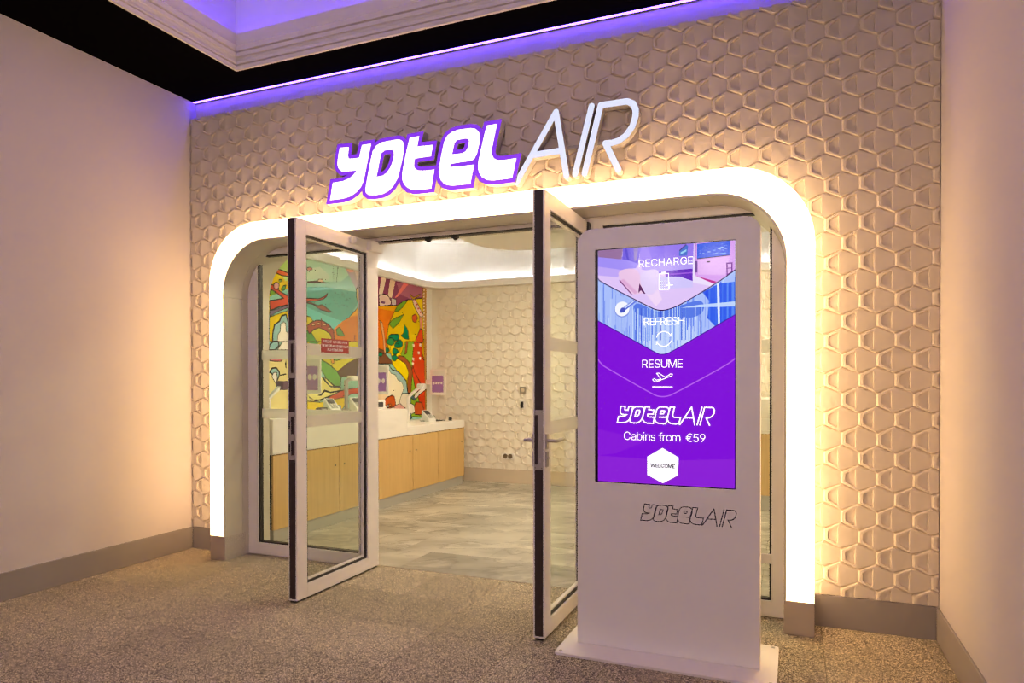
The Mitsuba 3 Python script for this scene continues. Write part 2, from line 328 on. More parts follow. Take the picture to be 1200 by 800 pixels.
add('trim_2__seal', box(1.654, 3.312, .034, .084, 2.342, 2.349), 'rubber')
for i, x in enumerate((2.12, 2.33)):
    add('trim_2__latch'+('_001' if i else ''), cat(box(x, x+.05, .05, .075, 2.330, 2.342, .002), rod([(x+.012, .06, 2.332), (x+.03, .05, 2.318), (x+.045, .05, 2.322)], .006)), 'black_plastic')
add('trim_2__slide_rail', box(1.72, 2.02, .040, .058, 2.328, 2.342, .002), 'steel')

def leaf(name, xa, xb, label):
    z0, z1 = .013, 2.343; ya, yb = -.800, .086
    add(name, cat(box(xa, xb, ya, -.703, z0, z1, .0025), box(xa, xb, -.052, yb, z0, z1, .0025), box(xa, xb, -.704, -.051, z0, .096), box(xa, xb, -.704, -.051, 2.256, z1)), 'frame')
    lab(name, label, 'door', None, 'structure')
    gl = sbox(-.703, .096, -.052, 2.256)
    def rg(o, i, xa, xb): return yz(extr(o.difference(i), xb-xa), xa)
    add(name+'__gasket', rg(gl.buffer(-.0005), sbox(-.690, .109, -.065, 2.243), xa+.012, xb-.010), 'rubber')
    xm = (xa+xb)/2
    add(name+'__bead', rg(sbox(-.690, .1095, -.0655, 2.243), sbox(-.681, .118, -.074, 2.234), xm-.012, xm+.012), 'white_gloss')
    add(name+'__pane', pane(xm, -.683, -.072, .116, 2.236), 'glass')
    for i, (a, b) in enumerate(((1.062, 1.135), (1.515, 1.588))): add(name+'__frosted_stripe'+('_001' if i else ''), pane(xm+.004, -.680, -.075, a, b), 'frost')
    add(name+'__edge_seal', box(xa+.010, xb-.010, ya-.003, ya+.0005, z0+.012, z1-.004, .001), 'seal')
    add(name+'__bottom_seal', box(xa+.012, xb-.012, ya+.004, yb-.004, .0025, z0), 'rubber')
    return xm
xm = leaf('door_1', 1.652, 1.717, 'left glass door leaf swung open towards the viewer, red notice on its glass')
xr = leaf('door_2', 3.247, 3.312, 'right glass door leaf swung open beside the digital kiosk, steel lever handle')
def lockplate(name, xa, xb, z0, z1, wins, tone='dark_steel'):
    q = toman(box(xa+.008, xb-.008, -.8055, -.8032, z0, z1))
    for a, b, c, d in wins: q = q - toman(box(a, b, -.82, -.79, c, d))
    return add(name, man(q), tone)
lockplate('door_1__lock_plate', 1.652, 1.717, 1.37, 1.60, [(1.679, 1.7, 1.40, 1.58)])
lockplate('door_1__lock_plate_001', 1.652, 1.717, .872, 1.165, [(1.679, 1.7, .90, .99), (1.679, 1.7, 1.03, 1.135)])
add('door_1__latch', box(1.664, 1.672, -.807, -.8055, 1.06, 1.11), 'black_plastic'); add('door_1__latch_001', box(1.664, 1.672, -.807, -.8055, .92, .97), 'black_plastic')
lockplate('door_2__lock_plate', 3.247, 3.312, .890, 1.202, [(3.258, 3.276, .918, 1.175)])
add('door_2__latch', box(3.286, 3.297, -.812, -.8055, 1.045, 1.075, .001), 'steel'); add('door_2__latch_001', box(3.284, 3.292, -.8075, -.8055, .93, .95), 'steel')
for z in (.902, 1.19): 
    for x in (3.262, 3.297): add('door_2__screw'+('' if 'door_2__screw' not in scene else ''), cyl((x, -.8065, z), (x, -.8052, z), .003, 10), 'lock')
def lever(name, xf, s):
    add(name, cat(box(xf, xf+s*.009, -.792, -.762, .998, 1.078, .002), rod([(xf+s*.006, -.777, 1.042), (xf+s*.052, -.777, 1.042), (xf+s*.056, -.765, 1.042), (xf+s*.052, -.655, 1.042)], .0095)), 'steel', smooth=35)
    add(name+'__escutcheon', cat(box(xf, xf+s*.009, -.792, -.762, .905, .985, .002), cyl((xf, -.777, .952), (xf+s*.014, -.777, .952), .009, 16)), 'dark_steel')
lever('door_2__handle', 3.312, 1); lever('door_2__handle', 3.247, -1) if False else None
add('door_2__handle_001', cat(box(3.238, 3.247, -.792, -.762, .998, 1.078, .002), rod([(3.241, -.777, 1.042), (3.195, -.777, 1.042), (3.191, -.765, 1.042), (3.195, -.655, 1.042)], .0095)), 'steel', smooth=35)
add('door_2__handle_001__escutcheon', box(3.238, 3.247, -.792, -.762, .905, .985, .002), 'dark_steel')
# top pivots and the closer block
add('door_1__pivot', box(1.7175, 1.752, -.055, .10, 2.270, 2.3445, .004), 'frame'); add('door_1__closer_block', box(1.7175, 1.735, -.262, -.186, 2.282, 2.330, .003), 'white_gloss')
add('window_2__bracket', box(4.325, 4.389, .036, .0275, .305, .362, .003), 'white_gloss'); lab('window_2__bracket', 'small white bracket low on the glass')
add('door_2__pivot', box(3.3125, 3.325, -.02, .026, 2.275, 2.34, .003), 'black_plastic')
# notice on the left leaf (in y, z; read from the +x side)
def ontoyz(m, x): v = m.vertices; return trimesh.Trimesh(np.c_[x+v[:, 2], v[:, 0], v[:, 1]], m.faces, process=False)
add('door_1__notice', box(xm+.0045, xm+.0065, -.529, -.234, 1.537, 1.628), 'red_sign'); lab('door_1__notice', 'small red notice with three lines of white capitals')
tx = cat(spaced('PORTE COUPE-FEU', -.507, 1.601, .0165, .25, True), spaced("NE METTRE PAS D'OBSTACLE", -.522, 1.574, .0155, .281, True), spaced('A LA FERMETURE', -.470, 1.549, .0155, .17, True))
add('door_1__notice__lettering', ontoyz(tx, xm+.0066), 'sign_white')

# ------------------------------------------------------------------ the sign above the portal
SIGN_y=[[(1.5186, 3.0075), (1.5971, 3.0034), (1.5882, 2.9414), (1.5932, 2.9257), (1.604, 2.9196), (1.6815, 2.9171), (1.706, 3.0023), (1.7822, 3.0017), (1.7394, 2.8303), (1.7193, 2.7493), (1.6965, 2.71), (1.6607, 2.678), (1.6103, 2.6532), (1.545, 2.643), (1.4318, 2.6436), (1.4574, 2.7663), (1.5455, 2.7686), (1.5963, 2.781), (1.6324, 2.8009), (1.6598, 2.8289), (1.6037, 2.8313), (1.5384, 2.8347), (1.5093, 2.8574), (1.4984, 2.886), (1.5007, 2.9251), (1.5097, 2.9724)]]
SIGN_o=[[(1.921, 3.0022), (1.996, 3.0026), (2.0264, 2.9939), (2.0465, 2.968), (2.0484, 2.933), (2.0327, 2.8595), (2.0123, 2.7864), (1.9952, 2.736), (1.9611, 2.6873), (1.92, 2.6566), (1.8786, 2.6421), (1.8161, 2.6404), (1.76, 2.6468), (1.7353, 2.6672), (1.7319, 2.6884), (1.7534, 2.7871), (1.7784, 2.8909), (1.7947, 2.948), (1.8241, 2.9826), (1.8658, 2.9989)], [(1.8933, 2.9401), (1.9516, 2.9361), (1.9652, 2.9233), (1.9672, 2.9026), (1.9513, 2.8462), (1.9341, 2.8132), (1.9066, 2.7841), (1.8721, 2.7687), (1.8248, 2.767), (1.8375, 2.8128), (1.8516, 2.876), (1.8642, 2.9244)]]
SIGN_t=[[(2.0915, 3.0013), (2.1657, 3.0027), (2.1497, 2.9348), (2.2701, 2.9293), (2.2557, 2.8549), (2.1561, 2.8547), (2.131, 2.852), (2.1243, 2.8194), (2.1282, 2.793), (2.1526, 2.7729), (2.1888, 2.7669), (2.2814, 2.7635), (2.2571, 2.6392), (2.1291, 2.6414), (2.0759, 2.6604), (2.0458, 2.6897), (2.0304, 2.7262), (2.0305, 2.7611), (2.0462, 2.8405), (2.0699, 2.9302)]]
SIGN_e=[[(2.459, 3.0042), (2.5462, 3.0031), (2.5832, 2.994), (2.6076, 2.9712), (2.6168, 2.9423), (2.6124, 2.8932), (2.5952, 2.829), (2.5767, 2.7981), (2.552, 2.7872), (2.4774, 2.788), (2.4018, 2.7848), (2.3967, 2.7724), (2.4049, 2.7641), (2.4836, 2.762), (2.5754, 2.7616), (2.5468, 2.6376), (2.4079, 2.6405), (2.357, 2.6556), (2.3283, 2.6871), (2.3136, 2.7228), (2.3136, 2.7568), (2.3318, 2.851), (2.3544, 2.9386), (2.3768, 2.9751), (2.4117, 2.9956)], [(2.4526, 2.9367), (2.5089, 2.9381), (2.5337, 2.9325), (2.5386, 2.9168), (2.5274, 2.8766), (2.5118, 2.8535), (2.4838, 2.8459), (2.4133, 2.8475), (2.4223, 2.8846), (2.4337, 2.9224)]]
SIGN_l=[[(2.6657, 3.0024), (2.7388, 3.003), (2.7178, 2.9149), (2.7008, 2.8431), (2.7007, 2.8122), (2.7142, 2.7858), (2.7412, 2.7702), (2.7881, 2.7656), (2.8729, 2.7674), (2.8424, 2.6418), (2.714, 2.6415), (2.6665, 2.6493), (2.6289, 2.6721), (2.6084, 2.7056), (2.6015, 2.7375), (2.605, 2.7807), (2.6293, 2.8771), (2.6499, 2.955)]]
AIR_a=[[(2.8704, 2.6143), (3.1346, 3.0208), (3.2026, 2.6169)], [(2.9766, 2.773), (3.1628, 2.7772)]]
AIR_i=[[(3.3631, 3.0215), (3.2585, 2.6223)]]
AIR_r=[[(3.3188, 2.6192), (3.4198, 3.0189), (3.5818, 3.0169), (3.6163, 2.9979), (3.6324, 2.9613), (3.6317, 2.9199), (3.6126, 2.862), (3.5741, 2.8142), (3.5315, 2.7895), (3.4885, 2.7822), (3.4491, 2.7851), (3.5276, 2.618)]]
LET = [Polygon(SIGN_y[0]), Polygon(SIGN_o[0], [SIGN_o[1]]), Polygon(SIGN_t[0]), Polygon(SIGN_e[0], [SIGN_e[1]]), Polygon(SIGN_l[0])]
LET = [g.buffer(-.006).buffer(.0085, join_style=2).buffer(-.0025, join_style=2) for g in LET]
OUT, used = [], None
for g in LET:
    b = g.buffer(.027, join_style=2, mitre_limit=2.2)
    if used is not None: b = b.difference(used)
    used = b if used is None else used.union(b); OUT.append(b.buffer(-.0004))
STROKE = .0195
AIR = [unary_union([LineString(q).buffer(STROKE, cap_style=1, join_style=1) for q in s]) for s in (AIR_a, AIR_i, AIR_r)]
AIR[0] = AIR[0].difference(OUT[4].buffer(.003)); AIR[0] = max(polys(AIR[0]), key=lambda q: q.area)
def face(g, y):
    v, f = flat(g); return trimesh.Trimesh(np.c_[v[:, 0], np.full(len(v), y), v[:, 1]], f, process=False)
lab('wall_sign', 'large illuminated sign with five white violet-edged letters and three slim pale ones above the portal', 'sign')
add('wall_sign', cat(box(1.62, 2.78, -.030, -.0155, 2.80, 2.83), box(2.95, 3.5, -.030, -.0155, 2.80, 2.82)), 'sign_side')
for i, (g, o) in enumerate(zip(LET, OUT)):
    k = add('wall_sign__letter', xz(extr(o, .066), -.094), 'sign_side', smooth=30); lab(k, 'white letter with a violet edge')
    add(k+'__border', face(o.difference(g), -.0947), 'violet', emit=(.155, .028, .62), weight=.06)
    add(k+'__face', xz(extr(g.buffer(-.0004), .0015), -.0962), 'letter', emit=(1.25, 1.25, 1.25), weight=.12)
for g in AIR:
    k = add('wall_sign__letter', xz(extr(g, .060), -.090), 'sign_side', smooth=30); lab(k, 'slim pale letter')
    add(k+'__face', face(g.buffer(-.0005), -.0907), 'letter_pale', emit=(.62, .69, .88), weight=.05)

# ------------------------------------------------------------------ digital kiosk
KX, KY = 3.478, -.772
lab('digital_kiosk', 'tall silver digital kiosk with a violet lit screen on a white floor plate', 'kiosk')
bp = rrect(0, .881, 0, 2.108, .072, True); bp = Polygon([(a, max(b, 0.0)) for a, b in bp.exterior.coords])
def lift(g, y): return [(KX+a, y, b+.012) for a, b in g.exterior.coords]
kb = m3.Manifold.hull_points(np.array(lift(bp.buffer(-.004), KY)+lift(bp, KY+.004)+lift(bp, KY+.092)+lift(bp.buffer(-.008), KY+.10), float))
SX0, SX1, SZ0, SZ1 = .0935, .7735, .842, 2.0145
kb = kb - toman(box(KX+SX0, KX+SX1, KY-.02, KY+.007, SZ0, SZ1))
add('digital_kiosk', man(kb), 'kiosk', smooth=30)
add('digital_kiosk__base_plate', hull([(x, y, z) for x, y in ((3.406, -.918), (3.42, -.932), (4.424, -.932), (4.436, -.918), (4.436, -.452), (4.424, -.440), (3.42, -.440), (3.406, -.452)) for z in (.0, .0115)]), 'plate')
for x, y in ((3.432, -.905), (4.41, -.905), (3.432, -.465), (4.41, -.465)): add('digital_kiosk__base_plate__bolt', cyl((x, y, .0114), (x, y, .0155), .009, 6), 'dark_steel')
add('digital_kiosk__bezel', box(KX+SX0+.0005, KX+SX1-.0005, KY+.0045, KY+.0068, SZ0+.0005, SZ1-.0005), 'bezel')
V1=[(0.1082, 1.87), (0.1175, 1.8552), (0.2419, 1.7846), (0.3713, 1.7134), (0.4005, 1.6997), (0.4295, 1.6952), (0.4624, 1.6993), (0.5234, 1.722), (0.6935, 1.8192), (0.7696, 1.8729)]
V2=[(0.1082, 1.6557), (0.281, 1.5585), (0.3948, 1.4923), (0.416, 1.4823), (0.4379, 1.482), (0.4626, 1.4866), (0.6076, 1.5692), (0.7699, 1.6631)]
V3=[(0.1095, 1.4602), (0.1263, 1.4371), (0.1462, 1.4219), (0.3716, 1.2943), (0.4091, 1.2766), (0.4463, 1.2752), (0.4832, 1.2876), (0.7385, 1.4313), (0.7691, 1.4582)]
curtain=[(0.1083, 2.0133), (0.2364, 2.0132), (0.2288, 1.958), (0.1103, 1.9774)]
drape=[(0.2364, 2.0132), (0.3259, 2.0121), (0.3111, 1.9304), (0.2739, 1.9476), (0.2326, 1.9578)]
farwall=[(0.3249, 2.0182), (0.5793, 2.0154), (0.5754, 1.8768), (0.4128, 1.8784), (0.3165, 1.9305)]
pillow=[(0.208, 1.9035), (0.2889, 1.9133), (0.3223, 1.8818), (0.3481, 1.7848), (0.3038, 1.7796), (0.2814, 1.7807), (0.2213, 1.8543)]
pillow2=[(0.3223, 1.8892), (0.3992, 1.9027), (0.4174, 1.8761), (0.421, 1.8104), (0.3811, 1.7759), (0.3481, 1.7775), (0.3223, 1.8339)]
gap=[(0.3186, 1.8341), (0.3481, 1.7811), (0.3408, 1.7815), (0.326, 1.7988), (0.3131, 1.7865)]
head=[(0.4469, 1.887), (0.5744, 1.8899), (0.5745, 1.8309), (0.5147, 1.8558), (0.4469, 1.8579)]
cab=[(0.5865, 2.0087), (0.767, 2.0176), (0.7672, 1.8708), (0.6848, 1.8212), (0.5849, 1.8571)]
tv=[(0.5952, 2.0063), (0.747, 2.0122), (0.7454, 1.9422), (0.5952, 1.9349)]
frame=[(0.5743, 1.9453), (0.5831, 1.9447), (0.5849, 1.8553), (0.6711, 1.8131), (0.6575, 1.8014), (0.5762, 1.8236)]
mag=[(0.5866, 1.8559), (0.6865, 1.8211), (0.6711, 1.8131)]
small=[(0.511, 1.9821), (0.5427, 2.0085), (0.5533, 2.0005), (0.5481, 1.9543), (0.511, 1.9551)]
door=[(0.7286, 1.9083), (0.7571, 1.9082), (0.7572, 1.8627), (0.7304, 1.8468)]
doorin=[(0.7347, 1.9027), (0.7515, 1.9023), (0.7515, 1.8648), (0.7354, 1.8552)]
rose=[(0.2868, 1.7106), (0.2954, 1.6912), (0.3336, 1.6708), (0.3995, 1.6567), (0.4645, 1.6568), (0.5627, 1.6533), (0.6075, 1.6655), (0.6296, 1.6921), (0.6252, 1.7266), (0.5985, 1.7393), (0.5173, 1.7152), (0.4254, 1.6909), (0.3948, 1.6921), (0.3145, 1.7379), (0.293, 1.7293)]
knob=[(0.2327, 1.708), (0.2704, 1.7065)]
arm=[(0.2133, 1.6872), (0.2906, 1.7461)]
bluer=[(0.6207, 1.7749), (0.6955, 1.812), (0.7669, 1.8171), (0.7671, 1.6619), (0.6782, 1.6129), (0.643, 1.6505), (0.6517, 1.7323)]
hband=[(0.5174, 1.705), (0.7692, 1.701), (0.7691, 1.7248), (0.6781, 1.7198), (0.6074, 1.716)]
vbar=[(0.6859, 1.8125), (0.6976, 1.8164), (0.701, 1.6258), (0.6914, 1.6193)]
hexa=[(0.4322, 1.026), (0.5097, 0.9823), (0.5079, 0.8954), (0.4342, 0.8527), (0.3579, 0.8894), (0.3573, 0.9796)]
plane=[(0.3841, 1.3593), (0.3934, 1.3643), (0.4028, 1.3562), (0.4246, 1.3624), (0.4028, 1.3894), (0.414, 1.3906), (0.4462, 1.3705), (0.4708, 1.3872), (0.48, 1.3853), (0.477, 1.3779), (0.4028, 1.348), (0.3903, 1.3499)]
pline=[(0.3841, 1.3229), (0.4782, 1.3232)]
bat=[(0.4157, 1.8799), (0.4615, 1.7955)]
ref=[(0.4379, 1.5577), (0.4748, 1.5568)]
tRECHARGE=[(0.3165, 1.9136), (0.5754, 1.9111), (0.3165, 1.9503)]
tREFRESH=[(0.3407, 1.6235), (0.5356, 1.6302), (0.3407, 1.6626)]
tRESUME=[(0.3324, 1.4175), (0.5277, 1.416), (0.3324, 1.4604)]
tCab=[(0.2408, 1.0591), (0.6358, 1.0598), (0.2408, 1.1009)]
tWEL=[(0.3739, 0.9278), (0.4916, 0.9293), (0.3739, 0.9505)]
logo=[(0.2039, 1.1414), (0.6777, 1.2254)]
blogo=[(0.3249, 0.6635), (0.7779, 0.7248), (0.5963, 0.7423), (0.6179, 0.6619)]
def sm(pts, k=6):      # the chevron lines, smoothed
    p = np.array(pts); 
    for _ in range(2):
        q = np.empty((2*len(p), 2)); q[0::2] = np.vstack([p[:1], .75*p[1:]+.25*np.roll(p, 1, 0)[1:]])[:len(p)]; q = np.vstack([p[:1]]+[np.array([.75*p[i]+.25*p[i+1], .25*p[i]+.75*p[i+1]]) for i in range(len(p)-1)]+[p[-1:]]); p = q
    return [tuple(x) for x in p]
X0, X1, Z0, Z1 = .1085, .7690, .8465, 2.0105
full = sbox(X0, Z0, X1, Z1)
def above(l): return Polygon([(X0-.01, 2.1)]+[(X0-.01, l[0][1])]+l+[(X1+.01, l[-1][1]), (X1+.01, 2.1)]).intersection(full)
c1, c2, c3 = sm(V1), sm(V2), sm(V3)
top, mid = above(c1), above(c2)
art = []
def round_(pts):
    p = np.array(pts)
    for _ in range(3): q = np.roll(p, -1, 0); p = np.stack([.75*p+.25*q, .25*p+.75*q], 1).reshape(-1, 2)
    return Polygon(p)
def A(g, c): art.append(((Polygon(g) if isinstance(g, list) else g), lin(c)))
A(full, (126, 6, 216))
A([(X0, Z0), (X1, Z0), (X1, .985), (.46, .965), (X0, .975)], (138, 30, 214)); A([(X0, .975), (.2, .99), (.36, 1.06), (X0, 1.11)], (134, 22, 216))
nb = len(art)
A(mid, (168, 190, 250))
A(Polygon([(.30, 1.56), (.438, 1.47), (.60, 1.56), (.55, 1.64), (.35, 1.64)]).intersection(mid), (196, 214, 252))
for i in range(150):
    a = rng.uniform(X0, X1); w = rng.uniform(.0015, .006); z1 = rng.uniform(1.60, 1.86); z0 = z1-rng.uniform(.05, .30); t = rng.uniform(0, 1); dk = (a-X0)/(X1-X0)
    col = (np.array((205, 225, 253))*t+np.array((100-50*dk, 130-40*dk, 235))*(1-t))
    A(sbox(a, z0, a+w, z1).intersection(mid), col)
A(Polygon(bluer).intersection(mid), (42, 92, 235))
for i in range(26):
    a = rng.uniform(.63, X1); w = rng.uniform(.002, .007); A(sbox(a, 1.62, a+w, 1.86).intersection(Polygon(bluer)).intersection(mid), rng.choice([(25, 65, 225), (85, 135, 245), (60, 110, 240)]))
A(round_(rose).buffer(0).intersection(mid), (84, 120, 230))
for i in range(46):
    a = rng.uniform(.29, .62); A(sbox(a, 1.55, a+.0028, 1.71).intersection(mid), rng.choice([(40, 70, 205), (160, 190, 248), (110, 150, 240), (200, 222, 252)]))
A(Polygon(hband).intersection(mid), (190, 212, 252)); A(Polygon(vbar).intersection(mid), (222, 234, 254))
kc = knob[0]; A(Point(kc).buffer(.0385), (120, 140, 225)); A(Point(kc[0], kc[1]+.003).buffer(.0365), (244, 246, 255)); A(LineString([(.2285, 1.700), (.295, 1.748)]).buffer(.0085).intersection(mid), (96, 120, 225)); A(LineString([(.2285, 1.702), (.295, 1.751)]).buffer(.003).intersection(mid), (205, 216, 250)); A(Point(.236, 1.705).buffer(.0125), (70, 84, 190))
A(top, (222, 196, 247))
A(Polygon([(X0, 1.985), (.22, 1.975), (.30, 1.952), (.315, 1.93), (.30, 1.91), (.23, 1.905), (X0, 1.925)]), (160, 142, 245))
A(Polygon([(X0, 1.93), (.23, 1.905), (.21, 1.87), (X0, 1.885)]), (190, 166, 246))
A(curtain, (150, 112, 158)); A(drape, (112, 92, 222)); A([(.245, 2.01), (.258, 2.01), (.268, 1.95), (.255, 1.955)], (84, 66, 205)); A([(.29, 2.01), (.312, 2.01), (.305, 1.95), (.292, 1.945)], (150, 130, 200))
A(farwall, (146, 118, 236)); A([(.33, 1.93), (.575, 1.93), (.575, 1.888), (.415, 1.884), (.33, 1.90)], (178, 156, 244)); A([(.36, 2.014), (.44, 2.015), (.44, 1.95), (.38, 1.95)], (128, 100, 232))
A(head, (96, 26, 190)); A([(.447, 1.872), (.5744, 1.874), (.5744, 1.868), (.447, 1.865)], (150, 80, 220))
A([(.42, 1.862), (.515, 1.8555), (.575, 1.83), (.575, 1.80), (.42, 1.80)], (206, 196, 250))
A(round_(pillow), (234, 196, 230)); A(round_(pillow2), (224, 206, 247)); A([(.222, 1.853), (.24, 1.86), (.31, 1.79), (.296, 1.781)], (222, 170, 214)); A(gap, (92, 36, 96)); A([(.217, 1.851), (.221, 1.856), (.283, 1.782), (.277, 1.781)], (140, 80, 140))
A([(.352, 1.778), (.381, 1.776), (.41, 1.80), (.43, 1.75), (.40, 1.715)], (240, 214, 246))
A(cab, (214, 158, 238)); A([(.60, 1.93), (.745, 1.937), (.725, 1.85), (.60, 1.86)], (226, 178, 242))
A(tv, (48, 92, 226)); 
for i in range(26):
    a = rng.uniform(.605, .725); z = rng.uniform(1.95, 1.998); A(sbox(a, z, a+rng.uniform(.004, .016), z+.0028), rng.choice([(130, 170, 248), (96, 140, 245), (190, 215, 252)]))
A([(.5952, 1.9375), (.7454, 1.945), (.7454, 1.9415), (.5952, 1.934)], (20, 16, 60)); A([(.7, 1.949), (.727, 1.951), (.727, 1.957), (.7, 1.955)], (120, 170, 250))
A([(.584, 2.012), (.5885, 2.012), (.5885, 1.86), (.584, 1.862)], (92, 30, 150)); A(frame, (234, 222, 250)); A(mag, (190, 16, 140)); A(sbox(.588, 1.87, .597, 1.925), (110, 70, 150))
A(small, (70, 110, 205)); A([(.518, 1.972), (.545, 1.985), (.545, 1.975), (.518, 1.962)], (150, 205, 240)); A([(.511, 1.9825), (.5427, 2.009), (.546, 2.007), (.513, 1.979)], (70, 30, 90))
A(door, (118, 42, 150)); A(doorin, (220, 170, 236)); A([(.735, 1.884), (.7515, 1.884), (.7515, 1.880), (.735, 1.880)], (118, 42, 150)); A(sbox(.640, 1.915, .655, 1.921), (60, 30, 70))
for i in range(2, len(art)):
    g, c = art[i]
    lim = full if i < nb else (mid if g.within(mid.buffer(.03)) else full)
for i, (g, c) in enumerate(art):
    if i > nb: art[i] = (g.buffer(0).intersection(mid), c)
A(LineString(c1).buffer(.0022).intersection(full), (46, 10, 80)); A(LineString(c2).buffer(.0018).intersection(full), (60, 10, 150)); A(LineString(c3).buffer(.0030).intersection(full), (178, 92, 236))
v, f, c = layer_art([a for a in art if not a[0].is_empty])
add('digital_kiosk__screen', trimesh.Trimesh(np.c_[KX+v[:, 0], np.full(len(v), KY+.0040), v[:, 1]], f, process=False), 'screen_glass', color=c, emit={'type': 'mesh_attribute', 'name': 'vertex_color'}, weight=0.0)
lab('digital_kiosk__screen', 'lit violet screen with a bedroom picture, a shower picture and white lettering')
WHITE = (.93, .93, .98)
def on_screen(name, m2, y=.0034, emit=WHITE):
    add(name, xz(m2, KY+y-.0006) if m2.bounds[1][2] > 0 else m2, 'letter', emit=emit, weight=0.0)
def shift(m): m = m.copy(); m.apply_translation((KX, 0, 0)); return m
for w, *q in (('RECHARGE', .3165, 1.9125, .0365, .2600), ('REFRESH', .3407, 1.6245, .0375, .1960), ('RESUME', .3324, 1.4170, .0400, .196), ('Cabins', .2408, 1.0595, .0400, .157), ('from', .4130, 1.0595, .0400, .105), ('€59', .5430, 1.0595, .0400, .092)):
    on_screen('digital_kiosk__screen__lettering', shift(spaced(w, *q)))
def ln(*p, w=.0022): return LineString(p).buffer(w)
bx0, bx1, bz0, bz1 = .4157, .4610, 1.7965, 1.8740
icons = [sbox(bx0, bz0, bx1, bz1).buffer(.002).difference(sbox(bx0, bz0, bx1, bz1).buffer(-.0022)), sbox(.427, bz1+.001, .450, bz1+.009), ln((.448, 1.817), (.480, 1.817)), ln((.464, 1.803), (.464, 1.831))]
icons += [sbox(bx0+.006+.009*i, bz0+.005+.0085*j, bx0+.0095+.009*i, bz0+.008+.0085*j) for i in range(4) for j in range(5)]
rc = (.4379, 1.5570)
for a0, a1 in ((20, 165), (200, 345)):
    icons.append(LineString([(rc[0]+.036*math.cos(math.radians(t)), rc[1]+.036*math.sin(math.radians(t))) for t in np.linspace(a0, a1, 24)]).buffer(.0023))
    e = math.radians(a0); p = (rc[0]+.036*math.cos(e), rc[1]+.036*math.sin(e)); s = 1 if a0 < 90 else -1
    icons.append(ln((p[0]-s*.012, p[1]+s*.002), p, (p[0]+s*.002, p[1]+s*.013)))
pp = Polygon(plane).buffer(0); icons += [pp.buffer(.0022).difference(pp.buffer(-.0024)), ln(*pline, w=.0030)]
for q in (unary_union(icons[:2]+icons[4:24]), unary_union(icons[2:4]), unary_union(icons[24:28]), icons[28], icons[29]): on_screen('digital_kiosk__screen__icon', shift(extr(q, .0006)))
add('digital_kiosk__screen__button', xz(shift(extr(Polygon(hexa), .0006)), KY+.0028), 'letter', emit=(.90, .92, 1.0), weight=0.0); lab('digital_kiosk__screen__button', 'white hexagon with a dark word in it')
add('digital_kiosk__screen__button_lettering', xz(shift(spaced('WELCOME', .3739, .9295, .0178, .1177, True)), KY+.0018), 'ink')
sc_ = .2144
def logo(w_in, w_out, st, x, z, s, tilt=0):
    parts = [g.buffer(w_out, join_style=2, mitre_limit=2.2).difference(g.buffer(w_in, join_style=2)) for g in LET]
    parts += [unary_union([LineString(q).buffer(st) for q in a]) for a in (AIR_a, AIR_i, AIR_r)]
    return shapely.affinity.translate(shapely.affinity.scale(shapely.affinity.translate(unary_union(parts), -1.40, -2.615), s, s, origin=(0, 0)), x, z)
on_screen('digital_kiosk__screen__logo', shift(extr(logo(-.007, .027, .0165, .2039, 1.141, .2115), .0006)))
add('digital_kiosk__logo', xz(shift(extr(logo(.009, .029, .0115, .3249, .6635, .2020), .0012)), KY-.0009), 'ink'); lab('digital_kiosk__logo', 'thin dark outlined lettering below the screen')

# ------------------------------------------------------------------ the lobby behind the doors
LX0, LX1, LY0, LY1, LZ = -.10, 5.70, .262, 4.15, 3.20
struct('floor_lobby', box(LX0, LX1, .116, LY1, -.06, -.008), 'subfloor', 'lobby floor of grey veined stone tiles beyond the doors', 'floor')
struct('wall_lobby_left', box(LX0-.1, LX0, .262, LY1+.1, 0, LZ), 'lobby_white', 'cream lobby wall that carries the colourful mural', 'wall')
struct('wall_lobby_back', box(LX0, LX1, LY1, LY1+.1, 0, LZ), 'back_panel', 'cream relief wall at the back of the lobby', 'wall')
struct('wall_lobby_right', box(LX1, LX1+.1, .262, LY1+.1, 0, LZ), 'lobby_white', 'plain cream wall on the right of the lobby', 'wall')
struct('wall_lobby_front', cat(box(LX0, 5.33, .262, .30, 2.52, LZ), box(5.33, LX1, .20, .30, 0, LZ)), 'lobby_white', 'inner face of the lobby wall over the doors', 'wall')
struct('ceiling_lobby', box(LX0-.1, LX1+.1, .12, LY1+.1, LZ, LZ+.06), 'lobby_white', 'bright white lobby ceiling lit from a hidden cove', 'ceiling')
room = sbox(LX0, .302, LX1, LY1)
cove = zsl(room.buffer(.001).difference(sbox(LX0+.004, .2, LX1-.004, LY1-.004).buffer(-.5).buffer(.5)), 2.70, .499)
struct('cove_wall', cove, 'lobby_white', 'white rounded cove above the ledge around the lobby', 'wall')
inn = sbox(LX0+.07, .36, LX1-.07, LY1-.07).buffer(-.36).buffer(.36, 24)
add('trim_3', cat(zsl(room.buffer(.0005).difference(inn), 2.595, .035), zsl(inn.buffer(.012).difference(inn), 2.630, .052)), 'lobby_white', smooth=30); lab('trim_3', 'curved white cornice ledge above the mural and the lobby back wall', 'cornice', None, 'structure')
lv, lf = flat(inn.buffer(.034).difference(inn.buffer(.016)))
k = add('cove_light_strip', trimesh.Trimesh(np.c_[lv, np.full(len(lv), 2.634)], lf, process=False), 'lamp', emit=LOBBY_COVE, weight=1.5); lab(k, 'white light strip hidden on the ledge around the lobby ceiling', 'light strip')
isl = rrect(1.15, 4.75, .60, 3.45, .62)
struct('ceiling_island', zsl(isl, 2.89, .10), 'lobby_white', 'cream rounded ceiling raft hanging in the middle of the lobby', 'ceiling')
